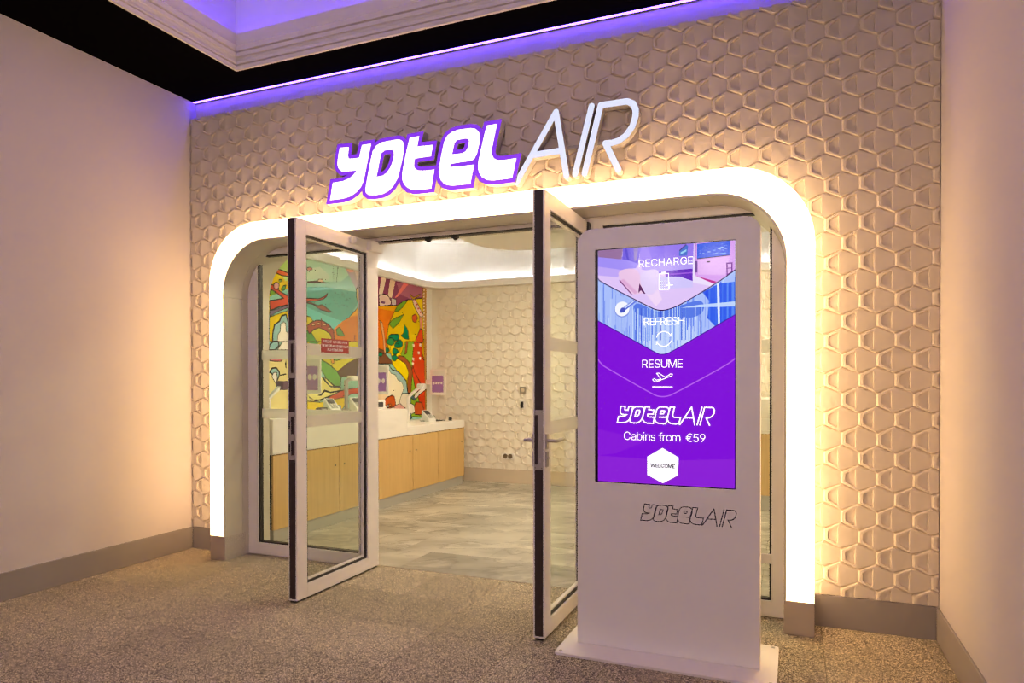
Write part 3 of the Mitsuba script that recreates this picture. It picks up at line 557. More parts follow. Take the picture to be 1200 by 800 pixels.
for x, y in ((1.65, 1.75), (2.5, 3.12), (3.3, 3.12), (4.1, 3.05), (1.75, 1.05), (2.7, .95), (3.7, 1.0)):
    k = add('downlight', cyl((x, y, 2.884), (x, y, 2.8899), .068, 24), 'white_gloss'); lab(k, 'small round downlight set in the lobby ceiling raft', 'downlight', 'downlights of the ceiling raft')
    v = np.array([(x+.055*math.cos(t), y+.055*math.sin(t), 2.8832) for t in np.arange(16)*2*PI/16]+[(x, y, 2.8832)])
    add(k+'__lens', trimesh.Trimesh(v, np.array([((j+1) % 16, j, 16) for j in range(16)]), process=False), 'lamp', emit=LOBBY_DOWN, weight=.4)
n = 0
for j in range(9):
    y0, y1 = .117+.49*j, min(.117+.49*(j+1), LY1)
    for i in range(-1, 7):
        x0 = -.1+.98*i-(.49 if j % 2 else 0); x1 = min(x0+.98, LX1); x0 = max(x0, LX0)
        if x1-x0 < .03 or y1-y0 < .03: continue
        add('floor_lobby__tile'+(f'_{n:03d}' if n else ''), box(x0+.0008, x1-.0008, y0+.0008, y1-.0008, -.008, 0, .0012), 'stone'); n += 1
add('floor_lobby__threshold', box(IX0+.002, IX1-.002, .1145, .1175, -.008, .0012), 'steel')
relief('wall_lobby_back', LY1, sbox(.0, .182, LX1-.01, 2.594), .6279, 2.1134, 'back_panel', 298, lambda x, z: x < 1.75)
struct('baseboard_lobby', box(LX0+.001, LX1-.001, LY1-.012, LY1-.0005, .0005, .18, .002), 'lobby_base', 'beige skirting along the lobby back wall', 'skirting board')
SOCKX, SOCKZ = 1.046, .352
# sockets and switches on the back wall
def plate_on_wall(name, x, z, w, h, m, label, c):
    k = add(name, box(x-w/2, x+w/2, LY1-.026, LY1-.015, z-h/2, z+h/2, .003), m); lab(k, label, c); return k
k = plate_on_wall('light_switch', 1.2575, 1.221, .088, .088, 'pewter', 'small square metal switch plate on the lobby relief wall', 'switch'); add(k+'__rocker', box(1.2375, 1.2775, LY1-.030, LY1-.0258, 1.20, 1.25, .002), 'lobby_base')
k = plate_on_wall('card_reader', 1.2575, 1.032, .085, .115, 'white_gloss', 'small white wall reader with a black front below the switch plate', 'card reader'); add(k+'__front', box(1.228, 1.268, LY1-.040, LY1-.0258, .990, 1.074, .004), 'black_plastic')
k = plate_on_wall('wall_socket', SOCKX, SOCKZ, .19, .085, 'white_gloss', 'double wall socket low on the lobby relief wall', 'socket')
for x in (SOCKX-.035, SOCKX+.035): add(k+'__outlet', cyl((x, LY1-.029, SOCKZ), (x, LY1-.0255, SOCKZ), .031, 20), 'lock')

# mural
MURAL=[((188,228,205),0,[(0.885,2.586),(2.457,2.81),(2.456,2.676),(2.103,2.441),(1.515,2.351),(0.883,2.213)]),
((215,235,215),0,[(1.532,2.491),(1.736,2.544),(1.897,2.477),(1.878,2.418),(1.736,2.416),(1.532,2.382)]),
((92,176,172),0,[(1.531,2.306),(1.842,2.345),(2.379,2.358),(2.42,2.247),(2.256,2.062),(2.061,1.953),(1.787,2.034),(1.53,2.099)]),
((110,205,205),0,[(1.53,2.099),(1.787,2.051),(2.062,2.011),(2.119,2.004),(1.949,1.898),(1.733,1.962),(1.53,2.001)]),
((142,72,104),0,[(2.232,2.651),(4.233,2.621),(4.034,2.39),(2.862,2.242),(2.499,2.233),(2.385,2.355)]),
((185,170,180),0,[(2.145,2.624),(2.199,2.606),(2.524,2.601),(2.546,2.251),(2.431,2.333)]),
((235,170,150),0,[(2.21,2.615),(2.342,2.615),(2.353,2.583),(2.253,2.556),(2.199,2.574)]),
((232,205,195),0,[(2.342,2.615),(2.398,2.603),(2.489,2.434),(2.431,2.414)]),
((235,215,195),0,[(2.902,2.621),(3.005,2.621),(2.914,2.389),(2.833,2.386)]),
((235,205,175),0,[(3.092,2.626),(3.218,2.626),(3.123,2.369),(3.03,2.373)]),
((176,104,128),0,[(3.232,2.572),(3.558,2.619),(3.908,2.613),(3.876,2.468),(3.601,2.406),(3.314,2.435)]),
((232,128,125),0,[(3.428,2.613),(3.558,2.619),(3.258,2.399),(3.19,2.376)]),
((225,195,185),0.3,[(2.838,2.366),(2.939,2.399),(3.043,2.389),(3.109,2.324),(3.096,2.279),(2.85,2.241)]),
((120,75,120),0,[(2.901,2.309),(2.978,2.307),(2.959,2.28),(2.875,2.285)]),
((205,190,190),0.2,[(3.109,2.368),(3.217,2.365),(3.225,2.292),(3.122,2.275)]),
((215,190,140),0.3,[(2.385,2.395),(2.454,2.47),(2.505,2.396),(2.511,2.234),(2.407,2.237),(2.38,2.301)]),
((228,150,140),0,[(2.501,2.625),(2.583,2.617),(2.582,2.446),(2.535,2.481)]),
((232,165,25),0.25,[(2.1,1.986),(2.229,2.048),(2.43,2.199),(2.665,2.25),(2.862,2.242),(3.258,2.296),(3.484,2.303),(3.482,2.001),(3.424,1.697),(2.098,1.651)]),
((222,118,28),0,[(2.142,1.937),(2.316,2.029),(2.546,2.17),(2.862,2.214),(3.176,2.207),(3.313,2.168),(3.148,2.052),(3.041,1.885),(2.988,1.682),(2.14,1.652)]),
((215,125,40),0,[(1.949,1.898),(2.119,2.004),(2.317,2.08),(2.503,2.096),(2.501,1.8),(1.948,1.772)]),
((150,75,35),0,[(2.336,1.864),(2.356,1.871),(2.36,1.805),(2.336,1.804)]),
((150,75,35),0,[(2.418,1.863),(2.449,1.871),(2.438,1.809),(2.414,1.808)]),
((90,140,70),0.2,[(2.005,1.902),(2.061,1.935),(2.109,1.897),(2.157,1.847),(2.08,1.837),(2.023,1.851)]),
((224,192,20),0.3,[(3.192,2.216),(3.288,2.313),(3.487,2.387),(3.663,2.413),(3.878,2.452),(3.973,2.431),(3.973,0.922),(3.658,1.09),(3.284,1.397),(2.991,1.825),(3.057,2.045)]),
((120,165,45),0.25,[(3.192,2.216),(3.26,2.296),(3.401,2.362),(3.501,2.381),(3.372,2.277),(3.26,2.215)]),
((110,160,50),0.25,[(3.057,2.045),(3.151,2.11),(3.4,2.19),(3.287,2.077),(3.15,1.994)]),
((232,205,30),0,[(3.545,2.385),(3.816,2.43),(3.957,2.318),(3.94,2.159),(3.693,2.231)]),
((150,195,55),0.2,[(3.333,1.679),(3.447,1.849),(3.653,1.859),(3.591,1.474),(3.865,1.289),(3.991,1.16),(3.99,0.858),(3.589,0.878),(3.561,1.245)]),
((245,222,20),0.2,[(3.062,1.829),(3.362,1.844),(3.292,1.707),(3.446,1.608),(3.533,1.473),(3.488,1.352),(3.417,1.352),(3.114,1.556),(3.128,1.643)]),
((226,78,38),0.35,[(3.814,2.039),(3.877,2.028),(3.901,1.872),(3.969,1.431),(3.96,0.764),(3.872,0.926),(3.674,1.275),(3.6,1.474),(3.661,1.736),(3.706,1.893)]),
((200,150,20),0.2,[(3.851,1.853),(4.0,1.877),(3.999,1.606),(3.945,1.605),(3.835,1.743)]),
((226,78,38),0.35,[(3.653,1.859),(3.851,1.853),(3.866,1.65),(3.961,1.605),(3.966,1.272),(3.849,1.289),(3.666,1.46),(3.607,1.597)]),
((245,225,205),0,[(3.62,1.825),(3.673,1.822),(3.667,1.784),(3.622,1.789)]),
((245,225,205),0,[(3.601,1.587),(3.654,1.582),(3.648,1.545),(3.604,1.551)]),
((245,225,205),0,[(3.792,1.841),(3.848,1.838),(3.842,1.8),(3.795,1.804)]),
((245,225,205),0,[(3.752,1.734),(3.807,1.73),(3.801,1.692),(3.755,1.697)]),
((245,225,205),0,[(3.782,1.662),(3.838,1.657),(3.832,1.619),(3.785,1.624)]),
((245,225,205),0,[(3.61,1.649),(3.664,1.644),(3.658,1.607),(3.613,1.612)]),
((240,205,190),0.3,[(3.598,2.421),(3.664,2.436),(3.909,2.227),(3.862,2.184),(3.8,2.202),(3.663,2.321)]),
((190,60,40),0,[(3.639,2.395),(3.688,2.408),(3.7,2.394),(3.651,2.38)]),
((190,60,40),0,[(3.693,2.35),(3.742,2.363),(3.754,2.349),(3.705,2.334)]),
((190,60,40),0,[(3.748,2.305),(3.797,2.317),(3.809,2.303),(3.76,2.289)]),
((190,60,40),0,[(3.803,2.258),(3.853,2.271),(3.865,2.256),(3.815,2.242)]),
((215,90,45),0.3,[(3.618,2.194),(3.708,2.225),(3.753,2.175),(3.692,2.108),(3.632,2.119),(3.603,2.155)]),
((225,150,120),0.2,[(3.799,2.194),(3.877,2.201),(3.861,2.042),(3.814,2.024)]),
((205,150,40),0.2,[(3.545,2.454),(3.575,2.464),(3.649,2.435),(3.816,2.5),(3.832,2.486),(3.634,2.402)]),
((190,140,70),0.1,[(3.895,2.643),(3.987,2.639),(3.979,0.778),(3.95,0.78),(3.914,2.03),(3.878,2.468)]),
((245,235,215),0,[(3.901,2.612),(3.942,2.621),(3.936,2.601),(3.898,2.593)]),
((245,235,215),0,[(3.901,2.568),(3.942,2.576),(3.936,2.556),(3.898,2.549)]),
((245,235,215),0,[(3.901,2.524),(3.942,2.532),(3.935,2.512),(3.897,2.505)]),
((245,235,215),0,[(3.9,2.48),(3.942,2.488),(3.935,2.468),(3.897,2.461)]),
((245,235,215),0,[(3.9,2.436),(3.941,2.443),(3.935,2.424),(3.897,2.416)]),
((245,235,215),0,[(3.9,2.392),(3.941,2.399),(3.935,2.379),(3.897,2.372)]),
((245,235,215),0,[(3.9,2.348),(3.941,2.355),(3.935,2.335),(3.897,2.328)]),
((245,235,215),0,[(3.9,2.303),(3.941,2.31),(3.934,2.291),(3.896,2.284)]),
((245,235,215),0,[(3.9,2.259),(3.941,2.266),(3.934,2.247),(3.896,2.24)]),
((245,235,215),0,[(3.899,2.215),(3.94,2.222),(3.934,2.202),(3.896,2.196)]),
((245,235,215),0,[(3.899,2.171),(3.94,2.178),(3.934,2.158),(3.896,2.152)]),
((245,235,215),0,[(3.899,2.127),(3.94,2.133),(3.934,2.114),(3.896,2.108)]),
((245,235,215),0,[(3.899,2.083),(3.94,2.089),(3.933,2.069),(3.896,2.064)]),
((245,235,215),0,[(3.899,2.039),(3.94,2.045),(3.933,2.025),(3.895,2.02)]),
((172,95,48),0.3,[(3.278,1.663),(3.418,1.652),(3.562,1.565),(3.615,1.459),(3.575,1.184),(3.502,1.185),(3.488,1.276),(3.518,1.458),(3.446,1.563),(3.25,1.632)]),
((172,95,48),0.2,[(3.462,1.849),(3.505,1.851),(3.476,1.699),(3.418,1.682)]),
((120,80,55),0.2,[(2.83,1.733),(2.957,1.709),(2.983,1.667),(3.127,1.585),(3.127,1.556),(2.829,1.55)]),
((28,138,95),0.3,[(3.061,1.721),(3.049,1.705),(3.027,1.695),(3.008,1.692),(2.982,1.685),(2.956,1.69),(2.947,1.704),(2.946,1.716),(2.946,1.731),(2.956,1.741),(2.982,1.744),(3.008,1.751),(3.028,1.746),(3.05,1.732)]),
((28,138,95),0.3,[(3.276,1.714),(3.264,1.699),(3.235,1.681),(3.209,1.671),(3.179,1.678),(3.146,1.681),(3.131,1.69),(3.134,1.709),(3.137,1.723),(3.148,1.741),(3.178,1.751),(3.211,1.745),(3.234,1.741),(3.259,1.732)]),
((28,138,95),0.3,[(3.252,1.632),(3.235,1.617),(3.217,1.607),(3.196,1.593),(3.165,1.594),(3.14,1.605),(3.13,1.614),(3.122,1.629),(3.118,1.643),(3.137,1.653),(3.168,1.667),(3.194,1.667),(3.221,1.656),(3.248,1.647)]),
((28,138,95),0.3,[(3.37,1.815),(3.371,1.794),(3.354,1.782),(3.313,1.764),(3.274,1.759),(3.243,1.775),(3.209,1.788),(3.193,1.806),(3.212,1.828),(3.244,1.841),(3.274,1.858),(3.314,1.864),(3.354,1.848),(3.369,1.834)]),
((28,138,95),0.3,[(2.919,1.665),(2.908,1.655),(2.892,1.643),(2.877,1.637),(2.856,1.641),(2.837,1.644),(2.829,1.65),(2.828,1.662),(2.826,1.672),(2.836,1.684),(2.857,1.69),(2.877,1.686),(2.893,1.683),(2.912,1.678)]),
((28,138,95),0.3,[(3.288,1.789),(3.28,1.777),(3.271,1.762),(3.25,1.757),(3.224,1.761),(3.206,1.762),(3.192,1.77),(3.179,1.784),(3.182,1.795),(3.203,1.81),(3.226,1.816),(3.248,1.812),(3.275,1.811),(3.291,1.803)]),
((28,138,95),0.25,[(3.425,2.057),(3.482,2.016),(3.511,1.973),(3.525,1.883),(3.424,1.885),(3.34,1.917),(3.396,1.951)]),
((28,138,95),0.3,[(3.287,1.892),(3.273,1.871),(3.254,1.852),(3.205,1.848),(3.146,1.845),(3.108,1.844),(3.073,1.861),(3.043,1.878),(3.054,1.898),(3.102,1.92),(3.151,1.923),(3.201,1.927),(3.26,1.929),(3.294,1.912)]),
((60,150,80),0.3,[(3.177,1.835),(3.182,1.818),(3.159,1.802),(3.114,1.784),(3.075,1.786),(3.039,1.798),(3.002,1.807),(2.992,1.825),(3.014,1.844),(3.043,1.859),(3.073,1.877),(3.117,1.875),(3.156,1.863),(3.17,1.854)]),
((225,170,120),0.15,[(2.849,2.071),(2.912,2.048),(2.963,1.881),(2.988,1.682),(2.949,1.681),(2.924,1.864),(2.874,2.017)]),
((168,205,205),0.45,[(2.817,1.55),(3.034,1.554),(3.127,1.483),(3.263,1.463),(3.36,1.412),(3.46,1.337),(3.488,1.216),(3.531,1.154),(3.53,0.957),(2.814,0.988)]),
((247,240,215),0.2,[(2.817,1.514),(3.034,1.504),(3.1,1.44),(3.208,1.418),(3.249,1.36),(3.36,1.322),(3.402,1.247),(3.359,1.188),(3.317,1.1),(3.415,0.962),(2.814,0.988)]),
((246,222,190),0,[(2.815,1.255),(2.955,1.224),(3.006,1.152),(2.954,1.025),(2.814,1.002)]),
((196,88,38),0.35,[(3.2,1.081),(3.206,1.041),(3.176,1.021),(3.114,1.015),(3.06,1.002),(3.012,1.02),(2.962,1.058),(2.945,1.089),(2.976,1.127),(3.017,1.147),(3.058,1.154),(3.117,1.168),(3.172,1.15),(3.191,1.112)]),
((205,95,45),0.35,[(3.904,0.973),(3.903,0.931),(3.854,0.892),(3.795,0.891),(3.744,0.897),(3.684,0.901),(3.642,0.941),(3.646,0.983),(3.67,1.022),(3.694,1.063),(3.739,1.065),(3.802,1.059),(3.845,1.056),(3.874,1.017)]),
((248,240,225),0.3,[(3.359,1.181),(3.502,1.185),(3.546,1.093),(3.56,0.971),(3.302,0.967),(3.303,1.1)]),
((250,245,235),0.35,[(3.634,1.122),(3.68,1.167),(3.896,1.273),(3.991,1.319),(4.056,1.303),(4.023,1.247),(3.802,1.164),(3.679,1.09)]),
((235,180,175),0.2,[(3.179,1.038),(3.317,1.055),(3.444,0.991),(3.444,0.961),(3.165,0.973)]),
((80,110,120),0.3,[(3.561,1.184),(3.65,1.136),(3.71,1.096),(3.649,1.09),(3.575,1.123)]),
((245,238,225),0.3,[(3.531,1.063),(3.649,1.029),(3.679,0.935),(3.589,0.909),(3.501,0.943)]),
((90,110,130),0.3,[(3.487,0.944),(3.559,0.91),(3.604,0.862),(3.501,0.822)]),
((230,140,60),0.3,[(3.11,1.04),(3.11,1.031),(3.095,1.023),(3.079,1.023),(3.064,1.024),(3.047,1.025),(3.034,1.034),(3.036,1.043),(3.043,1.052),(3.049,1.06),(3.063,1.06),(3.081,1.059),(3.093,1.059),(3.101,1.05)]),
((250,245,235),0.3,[(3.056,1.035),(3.053,1.03),(3.049,1.023),(3.039,1.021),(3.026,1.024),(3.018,1.026),(3.01,1.03),(3.003,1.037),(3.006,1.042),(3.017,1.049),(3.027,1.051),(3.038,1.048),(3.051,1.046),(3.057,1.042)]),
((226,198,22),0.2,[(0.97,2.315),(1.005,2.404),(1.092,2.504),(1.246,2.604),(1.274,2.596),(1.271,2.04),(1.152,1.992),(0.994,1.954),(0.968,2.012)]),
((190,222,130),0,[(1.101,2.511),(1.246,2.604),(1.274,2.608),(1.272,2.343),(1.208,2.322),(1.136,2.399),(1.083,2.428)]),
((228,110,60),0.3,[(1.039,2.422),(1.101,2.425),(1.181,2.418),(1.267,2.406),(1.267,2.378),(1.154,2.371),(1.065,2.387)]),
((90,160,70),0.25,[(1.144,2.239),(1.18,2.275),(1.217,2.286),(1.198,2.24),(1.162,2.223)]),
((120,170,60),0.25,[(1.063,2.193),(1.061,2.178),(1.055,2.167),(1.039,2.165),(1.021,2.159),(1.009,2.16),(0.996,2.173),(0.987,2.184),(0.993,2.198),(1.008,2.21),(1.022,2.213),(1.038,2.218),(1.057,2.218),(1.065,2.205)]),
((150,185,70),0.2,[(1.16,2.322),(1.156,2.316),(1.147,2.309),(1.14,2.308),(1.13,2.307),(1.121,2.306),(1.117,2.311),(1.117,2.316),(1.117,2.322),(1.121,2.328),(1.131,2.329),(1.14,2.33),(1.147,2.331),(1.155,2.327)]),
((140,205,190),0,[(0.986,2.147),(1.272,2.267),(1.27,1.99),(1.152,1.992),(0.994,1.966)]),
((206,82,58),0.35,[(0.986,2.111),(1.064,2.125),(1.18,2.154),(1.047,2.209),(0.987,2.226),(0.987,2.275),(1.065,2.254),(1.135,2.213),(1.225,2.187),(1.271,2.179),(1.271,2.103),(1.116,2.063),(0.994,2.015)]),
((226,170,170),0.25,[(1.047,2.276),(1.082,2.299),(1.118,2.285),(1.114,2.242),(1.073,2.224),(1.047,2.24)]),
((120,110,140),0.2,[(0.986,2.014),(1.081,2.035),(1.207,2.084),(1.271,2.097),(1.271,2.078),(1.081,2.01),(0.99,1.96)]),
((226,198,22),0.2,[(0.985,1.953),(1.152,2.011),(1.271,2.047),(1.269,1.737),(0.984,1.723)]),
((150,200,205),0.5,[(1.027,1.725),(1.027,1.798),(1.054,1.885),(1.125,1.928),(1.152,1.98),(1.215,1.998),(1.239,1.937),(1.275,1.914),(1.274,1.737)]),
((250,246,238),0.2,[(1.093,1.728),(1.097,1.79),(1.133,1.829),(1.137,1.892),(1.178,1.926),(1.209,1.909),(1.214,1.835),(1.275,1.807),(1.274,1.737)]),
((212,95,75),0.3,[(1.514,2.19),(1.531,2.192),(1.717,2.207),(1.805,2.239),(1.859,2.279),(1.85,2.253),(1.788,2.209),(1.683,2.183),(1.53,2.165),(1.514,2.163)]),
((150,95,85),0.3,[(1.514,2.163),(1.564,2.157),(1.7,2.132),(1.77,2.151),(1.85,2.119),(1.922,2.091),(1.876,2.078),(1.831,2.089),(1.752,2.093),(1.631,2.137),(1.514,2.146)]),
((90,80,75),0,[(1.531,2.366),(1.632,2.383),(1.736,2.404),(1.789,2.395),(1.905,2.389),(1.788,2.378),(1.632,2.357),(1.531,2.348)]),
((225,205,170),0.2,[(1.79,2.406),(1.793,2.399),(1.779,2.389),(1.755,2.383),(1.735,2.384),(1.715,2.382),(1.695,2.385),(1.692,2.393),(1.704,2.402),(1.718,2.412),(1.733,2.416),(1.757,2.417),(1.776,2.419),(1.784,2.414)]),
((222,150,140),0.2,[(1.614,2.504),(1.608,2.494),(1.59,2.488),(1.574,2.481),(1.555,2.476),(1.535,2.478),(1.525,2.484),(1.527,2.491),(1.529,2.499),(1.536,2.504),(1.555,2.511),(1.575,2.517),(1.589,2.513),(1.604,2.509)]),
((60,80,70),0,[(1.952,2.577),(1.974,2.586),(1.978,2.582),(1.956,2.573)]),
((60,80,70),0,[(2.042,2.614),(2.053,2.619),(2.049,2.601),(2.04,2.597)]),
((60,80,70),0,[(1.945,2.554),(1.967,2.563),(1.971,2.559),(1.948,2.55)]),
((60,80,70),0,[(2.038,2.591),(2.049,2.597),(2.046,2.579),(2.036,2.575)]),
((60,80,70),0,[(1.952,2.533),(1.974,2.542),(1.978,2.538),(1.956,2.529)]),
((60,80,70),0,[(2.034,2.569),(2.046,2.574),(2.042,2.556),(2.032,2.552)]),
((60,80,70),0,[(1.944,2.511),(1.967,2.519),(1.97,2.515),(1.948,2.506)]),
((60,80,70),0,[(2.03,2.546),(2.042,2.551),(2.038,2.533),(2.028,2.53)]),
((60,80,70),0,[(1.952,2.49),(1.974,2.499),(1.978,2.495),(1.955,2.486)]),
((60,80,70),0,[(2.026,2.523),(2.038,2.529),(2.034,2.511),(2.024,2.507)]),
((60,80,70),0,[(1.944,2.467),(1.966,2.476),(1.97,2.472),(1.948,2.463)]),
((60,80,70),0,[(2.023,2.501),(2.034,2.506),(2.03,2.488),(2.021,2.484)]),
((60,80,70),0,[(1.952,2.446),(1.974,2.455),(1.977,2.451),(1.955,2.442)]),
((60,80,70),0,[(2.019,2.478),(2.03,2.483),(2.026,2.465),(2.017,2.462)]),
((60,80,70),0,[(1.944,2.423),(1.966,2.432),(1.97,2.428),(1.948,2.419)]),
((60,80,70),0,[(2.015,2.456),(2.026,2.461),(2.022,2.443),(2.013,2.439)]),
((60,80,70),0,[(1.951,2.402),(1.974,2.411),(1.977,2.407),(1.955,2.398)]),
((60,80,70),0,[(2.011,2.433),(2.022,2.438),(2.018,2.42),(2.009,2.417)]),
((50,95,100),0,[(1.964,2.226),(1.981,2.223),(1.979,2.218),(1.963,2.222)]),
((50,95,100),0,[(2.014,2.222),(2.031,2.218),(2.029,2.213),(2.012,2.217)]),
((50,95,100),0,[(2.111,2.321),(2.129,2.317),(2.127,2.312),(2.109,2.316)]),
((50,95,100),0,[(1.882,2.171),(1.898,2.167),(1.896,2.162),(1.88,2.166)]),
((50,95,100),0,[(1.973,2.277),(1.989,2.274),(1.987,2.269),(1.971,2.273)]),
((50,95,100),0,[(2.256,2.27),(2.274,2.266),(2.272,2.261),(2.254,2.265)]),
((50,95,100),0,[(2.193,2.262),(2.21,2.258),(2.208,2.253),(2.191,2.257)]),
((50,95,100),0,[(2.116,2.308),(2.134,2.304),(2.132,2.299),(2.114,2.303)]),
((50,95,100),0,[(2.114,2.189),(2.131,2.185),(2.129,2.18),(2.112,2.185)]),
((50,95,100),0,[(2.071,2.206),(2.089,2.202),(2.087,2.197),(2.07,2.201)]),
((50,95,100),0,[(2.129,2.323),(2.146,2.319),(2.144,2.314),(2.127,2.318)]),
((50,95,100),0,[(2.162,2.24),(2.18,2.236),(2.178,2.231),(2.16,2.235)]),
((50,95,100),0,[(1.988,2.312),(2.005,2.308),(2.003,2.303),(1.987,2.307)]),
((50,95,100),0,[(2.204,2.264),(2.222,2.26),(2.22,2.255),(2.202,2.259)]),
((50,95,100),0,[(2.147,2.191),(2.164,2.187),(2.162,2.182),(2.145,2.186)]),
((50,95,100),0,[(2.145,2.184),(2.162,2.18),(2.16,2.175),(2.143,2.179)]),
((50,95,100),0,[(2.023,2.191),(2.04,2.187),(2.038,2.182),(2.021,2.186)]),
((50,95,100),0,[(2.042,2.171),(2.059,2.167),(2.057,2.162),(2.04,2.166)]),
((50,95,100),0,[(2.21,2.327),(2.227,2.323),(2.225,2.318),(2.208,2.322)]),
((50,95,100),0,[(1.927,2.275),(1.944,2.271),(1.942,2.266),(1.925,2.27)]),
((50,95,100),0,[(2.244,2.275),(2.262,2.271),(2.26,2.266),(2.242,2.27)]),
((50,95,100),0,[(2.111,2.282),(2.129,2.278),(2.127,2.273),(2.109,2.277)]),
((50,95,100),0,[(2.066,2.263),(2.083,2.259),(2.081,2.254),(2.064,2.258)]),
((50,95,100),0,[(2.007,2.224),(2.023,2.22),(2.021,2.216),(2.005,2.22)]),
((50,95,100),0,[(2.095,2.182),(2.112,2.177),(2.11,2.173),(2.093,2.177)]),
((50,95,100),0,[(2.132,2.181),(2.15,2.177),(2.148,2.172),(2.13,2.176)]),
((50,95,100),0,[(2.2,2.178),(2.218,2.174),(2.216,2.169),(2.198,2.173)]),
((50,95,100),0,[(2.129,2.307),(2.146,2.303),(2.144,2.298),(2.127,2.302)]),
((50,95,100),0,[(2.202,2.182),(2.22,2.178),(2.218,2.173),(2.2,2.177)]),
((50,95,100),0,[(2.22,2.25),(2.237,2.246),(2.235,2.241),(2.218,2.245)]),
((50,95,100),0,[(2.145,2.301),(2.163,2.297),(2.161,2.292),(2.143,2.296)]),
((50,95,100),0,[(2.191,2.246),(2.208,2.242),(2.206,2.237),(2.189,2.241)]),
((50,95,100),0,[(1.982,2.306),(1.999,2.302),(1.997,2.297),(1.98,2.301)]),
((50,95,100),0,[(2.199,2.178),(2.217,2.174),(2.215,2.169),(2.197,2.173)]),
((50,95,100),0,[(1.909,2.179),(1.926,2.175),(1.924,2.171),(1.907,2.175)]),
((50,95,100),0,[(2.029,2.297),(2.046,2.294),(2.044,2.289),(2.027,2.293)]),
((50,95,100),0,[(1.985,2.192),(2.002,2.188),(2.0,2.184),(1.983,2.188)]),
((50,95,100),0,[(2.207,2.336),(2.225,2.332),(2.223,2.327),(2.205,2.331)]),
((50,95,100),0,[(2.107,2.324),(2.124,2.32),(2.122,2.315),(2.105,2.319)]),
((50,95,100),0,[(2.147,2.281),(2.164,2.277),(2.162,2.272),(2.145,2.276)]),
((50,95,100),0,[(2.21,2.18),(2.228,2.176),(2.226,2.171),(2.208,2.176)]),
((50,95,100),0,[(2.064,2.163),(2.082,2.159),(2.08,2.154),(2.063,2.158)]),
((50,95,100),0,[(1.992,2.305),(2.008,2.301),(2.006,2.296),(1.99,2.3)]),
((50,95,100),0,[(2.101,2.325),(2.119,2.322),(2.117,2.317),(2.099,2.32)]),
((50,95,100),0,[(1.95,2.247),(1.966,2.243),(1.964,2.238),(1.948,2.242)]),
((50,95,100),0,[(2.105,2.305),(2.123,2.302),(2.121,2.297),(2.103,2.3)]),
((205,195,40),0.2,[(1.513,2.011),(1.58,2.005),(1.63,1.954),(1.967,1.888),(1.967,1.75),(1.512,1.728)]),
((70,150,65),0.2,[(1.512,1.869),(1.596,1.842),(1.68,1.758),(1.68,1.725),(1.511,1.717)]),
((166,72,56),0.3,[(1.529,1.914),(1.596,1.952),(1.682,1.981),(1.769,1.982),(1.876,1.951),(1.958,1.899),(1.976,1.773),(1.939,1.783),(1.903,1.85),(1.804,1.889),(1.716,1.905),(1.63,1.877),(1.562,1.829),(1.537,1.86)]),
((225,190,150),0.15,[(1.604,1.936),(1.649,1.944),(1.649,1.924),(1.604,1.916)]),
((225,190,150),0.15,[(1.681,1.953),(1.727,1.961),(1.726,1.941),(1.681,1.933)]),
((225,190,150),0.15,[(1.786,1.949),(1.833,1.958),(1.832,1.937),(1.786,1.929)]),
((225,190,150),0.15,[(1.867,1.916),(1.914,1.924),(1.914,1.903),(1.866,1.895)]),
((110,50,45),0,[(1.746,2.008),(1.76,2.009),(1.763,1.914),(1.749,1.913)]),
((214,202,45),0.2,[(1.528,1.75),(2.523,1.801),(2.522,1.641),(2.021,1.45),(1.892,1.518),(1.732,1.582),(1.527,1.609)]),
((105,170,60),0.2,[(1.892,1.632),(2.098,1.639),(2.234,1.62),(2.022,1.567),(1.91,1.575)]),
((70,140,60),0,[(1.561,1.752),(1.715,1.76),(1.698,1.737),(1.561,1.725)]),
((230,160,60),0.2,[(1.91,1.587),(1.956,1.599),(1.975,1.542),(1.932,1.53)]),
((100,172,72),0.3,[(1.749,1.571),(1.892,1.523),(2.021,1.45),(2.097,1.392),(2.077,1.287),(1.983,1.288),(1.837,1.369),(1.748,1.47)]),
((84,64,52),0.2,[(2.021,1.445),(2.195,1.535),(2.501,1.646),(2.499,1.394),(2.293,1.393),(2.155,1.393),(2.078,1.392)]),
((66,84,128),0.2,[(2.417,1.564),(2.469,1.639),(2.522,1.641),(2.521,1.394),(2.375,1.406)]),
((238,228,140),0.2,[(1.525,1.227),(1.748,1.391),(1.837,1.369),(1.983,1.276),(2.096,1.275),(2.058,1.229),(1.89,1.175),(1.729,1.134),(1.525,1.14)]),
((24,24,22),0,[(1.752,1.394),(1.801,1.375),(1.891,1.3),(1.983,1.282),(2.077,1.281),(2.058,1.27),(1.909,1.277),(1.819,1.329)]),
((24,24,22),0,[(1.539,1.199),(1.626,1.153),(1.729,1.156),(1.89,1.192),(1.945,1.196),(1.8,1.154),(1.66,1.136),(1.558,1.172)]),
((24,24,22),0,[(1.677,1.196),(1.747,1.212),(1.8,1.256),(1.909,1.231),(2.077,1.246),(2.096,1.234),(1.909,1.214),(1.809,1.233),(1.747,1.189)]),
((216,80,42),0.3,[(1.836,1.147),(1.908,1.186),(2.096,1.24),(2.293,1.261),(2.52,1.27),(2.52,1.196),(2.292,1.201),(2.173,1.168),(1.908,1.117)]),
((232,202,30),0.2,[(1.525,1.14),(1.729,1.122),(2.173,1.168),(2.232,1.119),(2.095,1.029),(1.889,1.026),(1.525,1.052)]),
((240,228,160),0.1,[(0.946,1.59),(1.241,1.599),(1.27,1.316),(1.268,1.021),(0.957,1.036)]),
